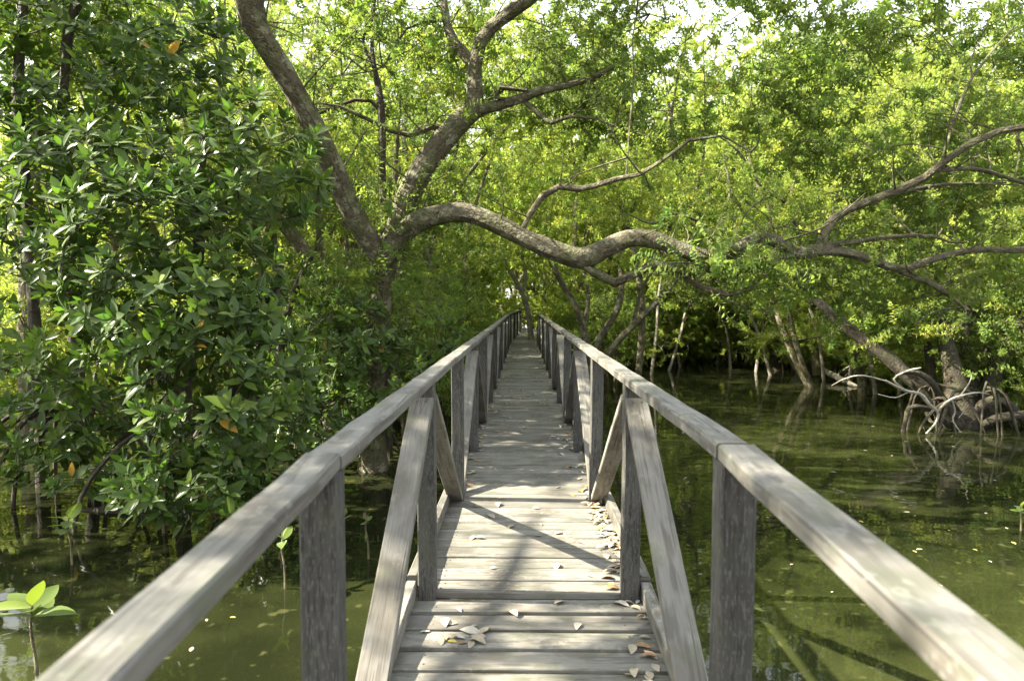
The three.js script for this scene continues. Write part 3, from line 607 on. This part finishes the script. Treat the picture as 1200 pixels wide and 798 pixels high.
// ───────────────────────── single trees that the photograph picks out ─────────────────────────
setSeed(303);
const st = (list, r, extra = {}) => ({ name: 'branch', p: W(list), r, sides: 8, ...extra });
forestTree({ name: 'walkway_tree', label: 'slender pale trunk rising beside the gap at the far end of the handrail', base: at(622.5, 400, 28.5).setY(-1.3), bark: M.dead, leaf: LEAF.lime, kit: KIT.far, leafFrom: 4,
  stems: [{ name: 'trunk', p: [at(622.5, 400, 28.5).setY(-1.3), ...W([[622.5, 400, 28.5], [621, 385, 28.5], [618, 362, 28.4], [612, 344, 28.3], [603, 326, 28.2], [590, 304, 28], [580, 270, 28], [585, 220, 28]])], r: [0.17, 0.15, 0.12, 0.11, 0.11, 0.1, 0.09, 0.07, 0.05], sides: 9 }, st([[612, 344, 28.3], [616, 326, 28.4], [612, 300, 28.5], [620, 262, 28.6]], [0.07, 0.08, 0.07, 0.04])],
  crowns: [[at(590, 230, 28), [2.6, 1.8, 2], 30, 8, 0.8]] });
forestTree({ name: 'multistem_tree', label: 'pale many-stemmed tree fanning out of the water behind the right handrail', base: at(693, 462, 17).setY(-1.3), bark: M.bark, leaf: LEAF.lime, kit: KIT.fine, leafFrom: 2.4, leafScale: 1.15,
  stems: [{ name: 'trunk', p: [at(693, 462, 17).setY(-1.3), ...W([[692, 430, 17], [686, 395, 17], [676, 362, 17], [655, 325, 17], [640, 290, 17], [628, 250, 17]])], r: [0.12, 0.1, 0.09, 0.085, 0.08, 0.06, 0.03] },
    st([[692, 440, 17], [702, 398, 17.1], [722, 366, 17.1], [729, 335, 17.2], [726, 300, 17.2], [735, 250, 17.2]], [0.09, 0.09, 0.085, 0.08, 0.06, 0.04]),
    st([[696, 445, 17], [720, 405, 16.8], [758, 366, 16.6], [786, 336, 16.4], [800, 316, 16.3], [822, 280, 16.2]], [0.08, 0.085, 0.08, 0.075, 0.065, 0.04]),
    st([[716, 408, 16.8], [740, 382, 17], [752, 340, 17.2], [775, 300, 17.3]], [0.05, 0.05, 0.045, 0.03]), st([[683, 388, 17], [690, 350, 17.2], [684, 310, 17.3], [690, 270, 17.4]], [0.05, 0.05, 0.045, 0.03])],
  crowns: [[at(700, 250, 17), [2.6, 1.5, 1.6], 60, 9, 0.5]] });
{
  const b = onWater(938, 437), d = -b.z; b.y = -1.3;
  forestTree({ name: 'leaning_tree', label: 'pale bare leaning stem slanting out of the pool', base: b, bark: M.dead, leaf: LEAF.mid, kit: KIT.fine, leafFrom: 2.4, leafScale: 1.2,
    stems: [{ name: 'trunk', p: [b, ...W([[938, 437, d], [921, 405, d], [901, 365, d], [881, 322, d], [866, 292, d], [862, 255, d]])], r: [0.17, 0.16, 0.14, 0.13, 0.12, 0.11, 0.05] }], crowns: [[at(870, 250, d), [1.6, 1.2, 1.2], 20, 8, 0.5]] });
  const b2 = onWater(915, 434), e = -b2.z; b2.y = -1.3;
  forestTree({ name: 'arching_tree', label: 'dark arching tree bending low over the far pool', base: b2, bark: M.barkDark, leaf: LEAF.mid, kit: KIT.fine, leafFrom: 1.2, leafScale: 1.2,
    stems: [{ name: 'trunk', p: [b2, ...W([[912, 432, e], [898, 400, e], [870, 378, e], [842, 362, e], [816, 338, e], [800, 322, e]])], r: [0.2, 0.18, 0.15, 0.14, 0.13, 0.11, 0.05] }, st([[905, 420, e], [885, 385, e + 0.4], [860, 360, e + 0.6], [850, 330, e + 0.6]], [0.1, 0.1, 0.08, 0.05]), st([[842, 362, e], [880, 345, e], [912, 338, e]], [0.06, 0.06, 0.03])],
    crowns: [[at(850, 335, e), [2.2, 0.9, 1.2], 30, 8, 0.5], [at(900, 340, e), [1.6, 0.7, 1.2], 22, 8, 0.5]] });
  const b3 = onWater(948, 436), f = -b3.z; b3.y = -1.3;
  forestTree({ name: 'upright_tree', label: 'straight brown trunk with a hooked pale side branch at the pool edge', base: b3, bark: M.barkMid, leaf: LEAF.mid, kit: KIT.fine, leafFrom: 2.2, leafScale: 1.2,
    stems: [{ name: 'trunk', p: [b3, ...W([[946, 434, f], [941, 400, f], [942, 365, f], [944, 320, f], [940, 260, f]])], r: [0.2, 0.19, 0.17, 0.16, 0.13, 0.08] }, st([[958, 440, f - 1.5], [956, 415, f - 1.5], [953, 400, f - 1.5], [960, 388, f - 1.5], [978, 380, f - 1.4], [1004, 376, f - 1.3]], [0.13, 0.12, 0.11, 0.1, 0.08, 0.05])],
    crowns: [[at(960, 310, f), [2, 1, 1.2], 34, 8, 0.5]] });
  const log = group('fallen_log', onWater(960, 440)); tag(log, 'pale fallen log lying in the pool with thin dead twigs', 'log');
  const lp = log.position; const q = [onWater(925, 428), onWater(950, 436), onWater(985, 449), onWater(1010, 455)].map((v, i) => v.sub(lp).add(V(0, [0.35, 0.28, 0.12, -0.02][i], 0)));
  part('trunk', tube(q, [0.08, 0.1, 0.09, 0.05], 7, 0.3), M.dead, log);
  for (const [t, dx, dy, dz] of [[0.3, -0.5, 0.5, 0.4], [0.55, 0.5, 0.45, 0.5], [0.8, 0.3, 0.6, 0.2], [0.7, -0.2, 0.3, 0.8]]) { const c = q[1].clone().lerp(q[3], t); part('twig', tube([c, c.clone().add(V(dx * 0.5, dy * 0.7, dz * 0.5)), c.clone().add(V(dx, dy, dz))], [0.03, 0.025, 0.012], 5, 0.2), M.dead, log); }
}
{ // old stool of mangrove trunks and roots on the right
  const c = onWater(1128, 500), d = -c.z, b = c.clone().setY(-1.3);
  const S = (l, r, n = 'root') => ({ name: n, p: l.map(([x, y, k]) => at(x, y, d + k)), r, sides: 9, step: 0.2 });
  forestTree({ name: 'old_mangrove_stool', label: 'old mangrove stool with a tangle of roots and leaning trunks in the pool', base: b, bark: M.barkRoot, leaf: LEAF.mid, kit: KIT.fine, leafFrom: 1.4, leafScale: 1.0,
    stems: [{ name: 'trunk', p: [b.clone().add(V(0.1, 0, 0)), at(1126, 492, d), at(1122, 455, d), at(1112, 415, d + 0.2), at(1106, 370, d + 0.4), at(1110, 320, d + 0.5)], r: [0.34, 0.3, 0.2, 0.15, 0.12, 0.08], sides: 11 },
      S([[1130, 508, -0.1], [1098, 470, -0.1], [1070, 445, 0], [1040, 418, 0.2], [1005, 392, 0.4], [968, 362, 0.6], [940, 335, 0.8]], [0.16, 0.16, 0.14, 0.13, 0.11, 0.09, 0.05], 'trunk'),
      S([[1150, 505, 0.1], [1160, 460, 0.2], [1172, 420, 0.3], [1190, 390, 0.4], [1225, 350, 0.5]], [0.17, 0.15, 0.14, 0.13, 0.08], 'trunk'),
      S([[1136, 500, 0.2], [1140, 450, 0.5], [1132, 405, 0.6], [1136, 350, 0.7]], [0.14, 0.11, 0.1, 0.06], 'trunk'),
      S([[1108, 500, 0.1], [1095, 465, 0.4], [1090, 420, 0.7], [1082, 370, 0.8]], [0.12, 0.09, 0.08, 0.05], 'trunk'),
      S([[1128, 502, 0], [1140, 484, -0.2], [1160, 470, -0.3], [1176, 470, -0.3], [1196, 488, -0.3], [1212, 505, -0.3]], [0.1, 0.09, 0.085, 0.08, 0.07, 0.06]),
      S([[1140, 510, 0], [1158, 494, -0.3], [1180, 488, -0.4], [1215, 484, -0.4]], [0.09, 0.08, 0.075, 0.06]),
      S([[1120, 508, 0], [1092, 480, -0.4], [1066, 478, -0.5], [1062, 492, -0.5], [1058, 512, -0.5]], [0.07, 0.045, 0.04, 0.035, 0.035]),
      S([[1110, 500, 0], [1096, 452, -0.4], [1078, 438, -0.4], [1056, 436, -0.4]], [0.07, 0.06, 0.05, 0.04]),
      ...Array.from({ length: 18 }, () => { const x = R(1085, 1165), w = R(-70, 70), k = R(-0.7, 0.5), y = R(440, 490); return S([[x, y, k], [x + w * 0.5, y + R(-10, 16), k - 0.15], [x + w * 0.85, 495, k - 0.25], [x + w, 520, k - 0.3]], [0.03, 0.026, 0.022, 0.018].map((r) => r * R(0.5, 1.2))); })],
    crowns: [[at(1130, 330, d + 0.6), [2.4, 1.0, 1.0], 60, 9, 0.45], [at(1170, 420, d + 0.4), [0.9, 0.6, 0.6], 22, 8, 0.35], [at(1040, 390, d + 0.8), [1.0, 0.5, 0.7], 18, 8, 0.35]] });
  const dead = group('dead_branch', onWater(1090, 506)); tag(dead, 'bleached white forked dead branch dipping into the water before the root tangle', 'branch');
  const k = d - 0.9, L = (l, r) => part('limb', tube(l.map(([x, y]) => at(x, y, k).sub(dead.position)), r, 6, 0.1, 0.05), M.deadPale, dead);
  L([[1038, 446], [1062, 458], [1080, 462], [1090, 474], [1100, 484], [1098, 494], [1086, 508]], [0.018, 0.024, 0.026, 0.024, 0.022, 0.018, 0.012]);
  L([[1099, 482], [1112, 470], [1126, 464], [1146, 460], [1160, 462]], [0.02, 0.022, 0.02, 0.014, 0.008]);
  L([[1116, 468], [1120, 482], [1117, 492], [1126, 506]], [0.016, 0.015, 0.013, 0.008]);
  L([[1126, 464], [1138, 446], [1140, 436]], [0.012, 0.01, 0.006]); L([[1062, 458], [1048, 444], [1066, 434], [1080, 431]], [0.014, 0.016, 0.016, 0.012]); L([[1040, 447], [1010, 440], [990, 444], [975, 452]], [0.014, 0.014, 0.01, 0.006]); L([[1064, 460], [1050, 466], [1030, 462]], [0.012, 0.01, 0.005]); L([[1128, 464], [1132, 478], [1124, 490]], [0.011, 0.009, 0.005]);
}
{ // bare tangled limbs low over the pool
  const T = (l, r) => st(l, r, { sides: 6, step: 0.25 });
  forestTree({ name: 'tangled_tree', label: 'tangle of thin grey limbs spreading low over the pool under the great arching limb', base: at(1012, 455, 17).setY(-1.3), bark: M.bark, leaf: LEAF.lime, kit: KIT.fine, leafFrom: 1.2, leafScale: 1.1,
    stems: [{ name: 'trunk', p: [at(1012, 455, 17).setY(-1.3), ...W([[1010, 440, 17], [996, 400, 16.6], [975, 372, 16], [945, 350, 15.5], [905, 330, 15], [860, 300, 14.6], [825, 262, 14.4]])], r: [0.11, 0.1, 0.085, 0.075, 0.065, 0.055, 0.04, 0.025] },
      T([[996, 400, 16.6], [1030, 360, 16.2], [1052, 330, 16], [1060, 280, 15.8], [1090, 230, 15.6]], [0.08, 0.07, 0.06, 0.05, 0.03]), T([[945, 350, 15.5], [930, 318, 15.4], [938, 280, 15.2], [925, 240, 15], [940, 190, 15]], [0.06, 0.05, 0.045, 0.035, 0.02]),
      T([[905, 330, 15], [870, 322, 14.8], [838, 332, 14.6], [806, 318, 14.5]], [0.05, 0.04, 0.035, 0.02]), T([[1030, 360, 16.2], [1075, 352, 16], [1120, 338, 15.8], [1170, 342, 15.6]], [0.05, 0.045, 0.035, 0.02]),
      T([[860, 300, 14.6], [846, 268, 14.5], [856, 226, 14.4], [848, 180, 14.4]], [0.04, 0.035, 0.03, 0.015]), T([[1060, 280, 15.8], [1030, 256, 15.6], [1010, 214, 15.5], [1016, 170, 15.4]], [0.04, 0.035, 0.03, 0.015]),
      T([[925, 240, 15], [890, 216, 14.9], [868, 180, 14.8], [830, 150, 14.8]], [0.03, 0.028, 0.024, 0.012]), T([[1090, 230, 15.6], [1130, 196, 15.5], [1150, 150, 15.4]], [0.028, 0.024, 0.012]), T([[825, 262, 14.4], [790, 250, 14.3], [765, 262, 14.3], [735, 250, 14.2]], [0.03, 0.026, 0.022, 0.01])],
    crowns: [[at(1000, 250, 15.6), [3.2, 1.4, 1.0], 40, 7, 0.4], [at(880, 240, 15), [2.0, 1.0, 0.8], 20, 7, 0.4]] });
}
forestTree({ name: 'slanting_tree', label: 'slanting grey trunk half hidden behind the big-leaved mangroves', base: at(392, 560, 12).setY(-1.3), bark: M.barkMid, leaf: LEAF.mid, kit: KIT.fine, leafFrom: 2.5,
  stems: [{ name: 'trunk', p: [at(392, 560, 12).setY(-1.3), ...W([[385, 420, 12], [374, 330, 12], [345, 278, 12], [312, 248, 11.8], [270, 225, 11.6], [235, 190, 11.5]])], r: [0.16, 0.15, 0.13, 0.12, 0.1, 0.08, 0.04] }, st([[374, 325, 12], [380, 290, 12.2], [372, 240, 12.3], [380, 190, 12.4]], [0.06, 0.06, 0.05, 0.03])], crowns: [[at(300, 220, 11.8), [1.8, 1.0, 1.2], 40, 8, 0.45]] });
forestTree({ name: 'straight_sapling', label: 'thin dark upright stem close behind the fork of the great tree', base: at(456, 560, 9.9).setY(-1.3), bark: M.barkDark, leaf: LEAF.mid, kit: KIT.fine, leafFrom: 4,
  stems: [{ name: 'trunk', p: [at(456, 560, 9.9).setY(-1.3), ...W([[453, 400, 9.9], [450, 290, 9.8], [448, 200, 9.8], [446, 120, 9.8], [436, 60, 9.8], [440, -20, 9.8]])], r: [0.07, 0.065, 0.06, 0.055, 0.05, 0.03, 0.02] }, st([[446, 130, 9.8], [430, 116, 9.8], [400, 122, 9.8], [360, 140, 9.8]], [0.025, 0.03, 0.025, 0.012]), st([[440, 80, 9.8], [425, 50, 9.8], [440, 0, 9.8]], [0.02, 0.022, 0.01])], crowns: [[at(430, 70, 9.8), [1.2, 0.9, 0.8], 16, 8, 0.4]] });
for (const [x, z, tx, y, n] of [[-2.7, -15.6, -0.3, 6.6, 60], [-2.9, -20.6, 0.2, 7.6, 60], [2.9, -17.6, 0.6, 7.6, 44]])
  forestTree({ name: 'overhanging_tree', label: x < 0 ? 'slim tree arching its thin crown over the middle of the boardwalk' : 'slim tree leaning its thin crown from the pool side over the boardwalk', group: x < 0 ? 'trees arching over the boardwalk' : undefined, base: V(x, -1.3, z), bark: M.bark, leaf: LEAF.lime, kit: KIT.fine, leafFrom: 3.5, leafScale: 1.1,
    stems: [{ name: 'trunk', p: [V(x, -1.3, z), V(x * 1.05, 1.5, z), V(x * 0.85, 4, z + 0.2), V(tx, y, z)], r: [0.1, 0.09, 0.07, 0.03] }], crowns: [[V(tx, y, z), [2.6, 0.9, 2.4], n, 9, 0.45]] });
setSeed(390);
for (const [px, py, dx, h] of [[762, 438, 0.5, 3.4], [800, 430, -0.9, 3.0], [838, 426, 0.8, 3.6], [858, 432, -0.6, 2.6], [884, 436, 0.4, 3.2], [968, 446, -0.8, 2.8], [990, 450, 0.9, 3.0], [1030, 462, -0.5, 2.6], [1052, 458, 0.7, 3.2], [1180, 470, -0.6, 2.8], [780, 434, 1.2, 2.4], [908, 440, -1.2, 2.6]]) {   // thin pale stems standing in the pool's edge
  const b = onWater(px, py).setY(-1.2), q = V(b.x + dx * 0.4, 0.6, b.z + R(-0.3, 0.3)), e = V(b.x + dx, h - 0.4, b.z + R(-0.5, 0.5));
  const t = forestTree({ name: 'thin_sapling', label: 'thin pale sapling stem slanting from the shallow water at the pool edge', group: 'thin saplings at the pool edge', base: b, bark: M.dead, leaf: LEAF.lime, kit: KIT.fine, leafFrom: 1.2, leafScale: 1.0, fringe: 3,
    stems: [{ name: 'trunk', p: [b, q, V((q.x + e.x) / 2 + R(-0.2, 0.2), h * 0.55, (q.z + e.z) / 2), e], r: [0.055, 0.045, 0.035, 0.015], sides: 6 }], crowns: [[V(e.x, e.y - 0.2, e.z), [0.8, 0.6, 0.8], 7, 7, 0.4], [V(b.x, 0.4, b.z), [0.8, 0.6, 0.6], 4, 7, 0.4]] });
  t.userData.category = 'sapling';
}
// a tree standing beside the viewer: its thin crown dapples the near deck and handrails
setSeed(404);
forestTree({ name: 'shade_tree', label: 'thin-crowned tree over the water beside the near end of the boardwalk', base: V(-6.6, -1.3, -2.2), bark: M.barkMid, leaf: LEAF.mid, kit: KIT.fine, leafFrom: 3.5, free: true,
  stems: [{ name: 'trunk', p: [V(-6.6, -1.3, -2.2), V(-6.5, 1, -2.3), V(-6.2, 3, -2.2), V(-5.8, 5, -2.4), V(-5.6, 6.4, -2.6)], r: [0.14, 0.12, 0.1, 0.07, 0.03] }, { name: 'branch', p: [V(-6.2, 3, -2.2), V(-5.9, 4.2, -2.2), V(-5.4, 5, -2.4)], r: [0.06, 0.05, 0.02] }, { name: 'branch', p: [V(-6.0, 4.2, -2.3), V(-6.4, 5, -3.8), V(-6.9, 5.6, -5.2)], r: [0.06, 0.05, 0.02] }],
  crowns: [[V(-5.4, 5.1, -2.6), [0.6, 0.8, 1.3], 64, 9, 0.34], [V(-7.1, 5.7, -5.4), [1.0, 0.8, 1.9], 8, 5, 0.4]] });
forestTree({ name: 'shade_tree', label: 'full-crowned tree standing in the water out beyond the seedlings', base: V(-11.8, -1.3, -6.8), bark: M.barkMid, leaf: LEAF.mid, kit: KIT.fine, leafFrom: 3, free: true,
  stems: [{ name: 'trunk', p: [V(-11.8, -1.3, -6.8), V(-11.7, 2, -6.8), V(-11.4, 4, -6.8), V(-11.2, 5.8, -6.8)], r: [0.15, 0.13, 0.1, 0.04] }], crowns: [[V(-11.2, 5, -6.8), [1.5, 1.5, 2.0], 80, 9, 0.42]] });

forestTree({ name: 'canopy_tree', label: 'tall broad tree rising over the tops of the big-leaved mangroves', base: V(-8.6, -1.3, -11.6), bark: M.barkMid, leaf: LEAF.mid, kit: KIT.fine, leafFrom: 4, leafScale: 1.1,
  stems: [{ name: 'trunk', p: [V(-8.6, -1.3, -11.6), V(-8.5, 2, -11.6), V(-8.2, 4.5, -11.5), V(-7.9, 6.6, -11.4)], r: [0.16, 0.14, 0.11, 0.05] }, { name: 'branch', p: [V(-8.4, 3.2, -11.6), V(-8.1, 5, -13), V(-7.9, 6.2, -14.2)], r: [0.07, 0.06, 0.03] }, { name: 'branch', p: [V(-8.3, 3.8, -11.5), V(-8, 5.2, -10.2), V(-7.9, 6.3, -9)], r: [0.07, 0.06, 0.03] }],
  crowns: [[V(-7.9, 6.3, -11.5), [1.5, 1.1, 3.4], 140, 9, 0.45]] });

// ───────────────────────── seedlings in the water ─────────────────────────
setSeed(505);
function seedling(px, py, h, sc, nl, label) {
  const b = onWater(px, py), g = group('mangrove_seedling', b.clone()); tag(g, label, 'seedling');
  part('stem', tube([V(0, -0.5, 0), V(0.01, h * 0.4, 0), V(-0.008, h * 0.8, 0.01), V(0, h, 0)], [0.011, 0.0095, 0.008, 0.006], 6, 0.1, 0.05), M.barkMid, g);
  for (let k = 0; k < nl; k++) {
    const a = k * 2.5 + R(-0.3, 0.3), el = k === 0 ? 1.2 : R(0.0, 0.75), d = V(Math.cos(a) * Math.cos(el), Math.sin(el), Math.sin(a) * Math.cos(el));
    const m = part('leaf', pick(ONE_LEAF), k < 2 ? LEAF_ONE[4] : LEAF_ONE[3], g); frame(V(0, h - k * 0.012, 0), d, R(-0.3, 0.3)).decompose(m.position, m.quaternion, m.scale); m.scale.setScalar(sc * R(0.8, 1.1)).multiplyScalar(k ? 1 : 0.7); m.scale.x *= 1.25;
  }
}
seedling(42, 832, 0.6, 0.24, 8, 'broad-leaved mangrove seedling standing alone in the open water, largest of the seedlings');
seedling(82, 662, 0.42, 0.2, 10, 'bushy mangrove seedling just in front of the big-leaved mangroves');
seedling(332, 690, 0.42, 0.15, 4, 'thin mangrove seedling seen past the near handrail post');
seedling(402, 648, 0.36, 0.12, 6, 'small bright seedling between the handrail posts below the great tree');
seedling(430, 655, 0.36, 0.10, 5, 'smallest bright seedling beside the nearest brace');
seedling(1196, 622, 0.24, 0.12, 6, 'dark low seedling out in the open pool');

// ───────────────────────── fallen leaves ─────────────────────────
setSeed(606);
const FALLEN = [
  { geo: 0, c: rgb(0.27, 0.225, 0.155), label: 'pale dry fallen leaf lying on the boardwalk planks', g: 'pale dry leaves on the boardwalk' },
  { geo: 0, c: rgb(0.34, 0.305, 0.24), label: 'bleached whitish fallen leaf on the boardwalk planks', g: 'bleached leaves on the boardwalk' },
  { geo: 0, c: rgb(0.19, 0.11, 0.05), label: 'curled brown fallen leaf on the boardwalk planks', g: 'brown leaves on the boardwalk' },
  { geo: 0, c: rgb(0.36, 0.26, 0.05), label: 'yellow fallen leaf on the boardwalk planks', g: 'yellow leaves on the boardwalk' },
].map((f) => ({ ...f, mat: new THREE.MeshPhysicalMaterial({ name: f.g, color: f.c, roughness: 0.8, side: THREE.DoubleSide, vertexColors: true }) }));
const DRY = Array.from({ length: 7 }, (_, k) => {   // cupped and twisted dry leaves lying on y = 0
  const G = new Geo(), cup = R(0.1, 0.55), tw = R(-0.6, 0.6), arch = R(0.0, 0.22), n = 6;
  for (let i = 0; i <= n; i++) { const t = i / n, w = 0.24 * Math.pow(Math.sin(Math.PI * Math.min(0.985, Math.max(0.02, t))), 0.8);
    for (let j = -1; j <= 1; j++) { const a = tw * (t - 0.5), x = j * w, y = Math.abs(j) * w * cup + arch * Math.sin(t * Math.PI) * 0.5 - 0.02 * Math.abs(j) + R(0, 0.02), b = R(0.8, 1.15); G.v(x * Math.cos(a) - y * Math.sin(a), x * Math.sin(a) + y * Math.cos(a), t - 0.5, 0, t, [b, b, b]); } }
  for (let i = 0; i < n; i++) for (let j = 0; j < 2; j++) { const a = i * 3 + j; G.t(a, a + 3, a + 1); G.t(a + 1, a + 3, a + 4); }
  const g = G.build(); g.computeBoundingBox(); g.translate(0, -g.boundingBox.min.y, 0); return g;
});
function dropLeaf(x, z, lift = 0) {
  const f = rnd() < 0.5 ? FALLEN[0] : rnd() < 0.56 ? FALLEN[1] : rnd() < 0.7 ? FALLEN[2] : FALLEN[3];
  const m = add(shade(new THREE.Mesh(pick(DRY), f.mat)), 'fallen_leaf'); tag(m, f.label, 'leaf', f.g);
  m.position.set(XC + x, deckY(z) + 0.003 + lift, z); m.rotation.set(R(-0.15, 0.15), rnd() * 6.283, R(-0.2, 0.2)); m.scale.setScalar(R(0.045, 0.1)); m.scale.y *= R(0.5, 1.2);
}
for (let k = 0; k < 118; k++) dropLeaf(0.575 - Math.abs(gauss()) * 0.12, R(-5.6, -3.55), rnd() < 0.3 ? 0.012 : 0);
for (let k = 0; k < 30; k++) dropLeaf(0.57 - Math.abs(gauss()) * 0.12, R(-3.5, -2.5));
for (let k = 0; k < 14; k++) dropLeaf(-0.36 + gauss() * 0.14 + 0.02, -3.12 + gauss() * 0.1, 0.002);
for (let k = 0; k < 28; k++) dropLeaf(R(-0.5, 0.5), R(-5.6, -2.4));
for (let k = 0; k < 34; k++) dropLeaf(-0.57 + Math.abs(gauss()) * 0.13, R(-8.6, -5.1));
for (let k = 0; k < 34; k++) dropLeaf(0.57 - Math.abs(gauss()) * 0.13, R(-8.6, -5.6));
for (let k = 0; k < 30; k++) dropLeaf(R(-0.55, 0.55), R(-9.5, -5.6));
{ // farther on they can no longer be picked apart
  const im = shade(new THREE.InstancedMesh(DRY[2], FALLEN[0].mat, 420)); im.name = 'leaf_litter'; im.userData = { kind: 'stuff', label: 'scattered dry leaves on the far planks of the boardwalk', category: 'leaf litter' };
  const m = new THREE.Matrix4(), q = new THREE.Quaternion(), c = new THREE.Color();
  for (let i = 0; i < 420; i++) { const z = R(-27, -9.4), e = rnd() < 0.7, x = e ? (rnd() < 0.5 ? -1 : 1) * (0.57 - Math.abs(gauss()) * 0.16) : R(-0.5, 0.5), s = R(0.06, 0.1); q.setFromAxisAngle(V(0, 1, 0), rnd() * 6.283); m.compose(V(XC + x + bend(z), 0.004, z), q, V(s, s, s)); im.setMatrixAt(i, m); const b = R(0.6, 1.3); im.setColorAt(i, c.setRGB(b, b * R(0.85, 1), b * R(0.6, 1))); }
  scene.add(im);
}
// leaves and bits floating on the pool
for (let k = 0; k < 40; k++) {
  const right = k < 36, p = right ? onWater(R(880, 1195), R(490, 700)) : onWater(R(150, 340), R(690, 790));
  const m = add(shade(new THREE.Mesh(pick(DRY), k % 3 ? FALLEN[0].mat : FALLEN[3].mat)), 'floating_leaf');
  tag(m, right ? 'small dead leaf floating on the open pool' : 'small dead leaf floating on the water below the near handrail', 'leaf', right ? 'leaves floating on the pool' : 'leaves floating below the near handrail');
  m.position.copy(p).setY(WATER + 0.001); m.rotation.y = rnd() * 6.283; const s = R(0.03, 0.075); m.scale.set(s, s * 0.25, s);
}

renderer.render(scene, camera);
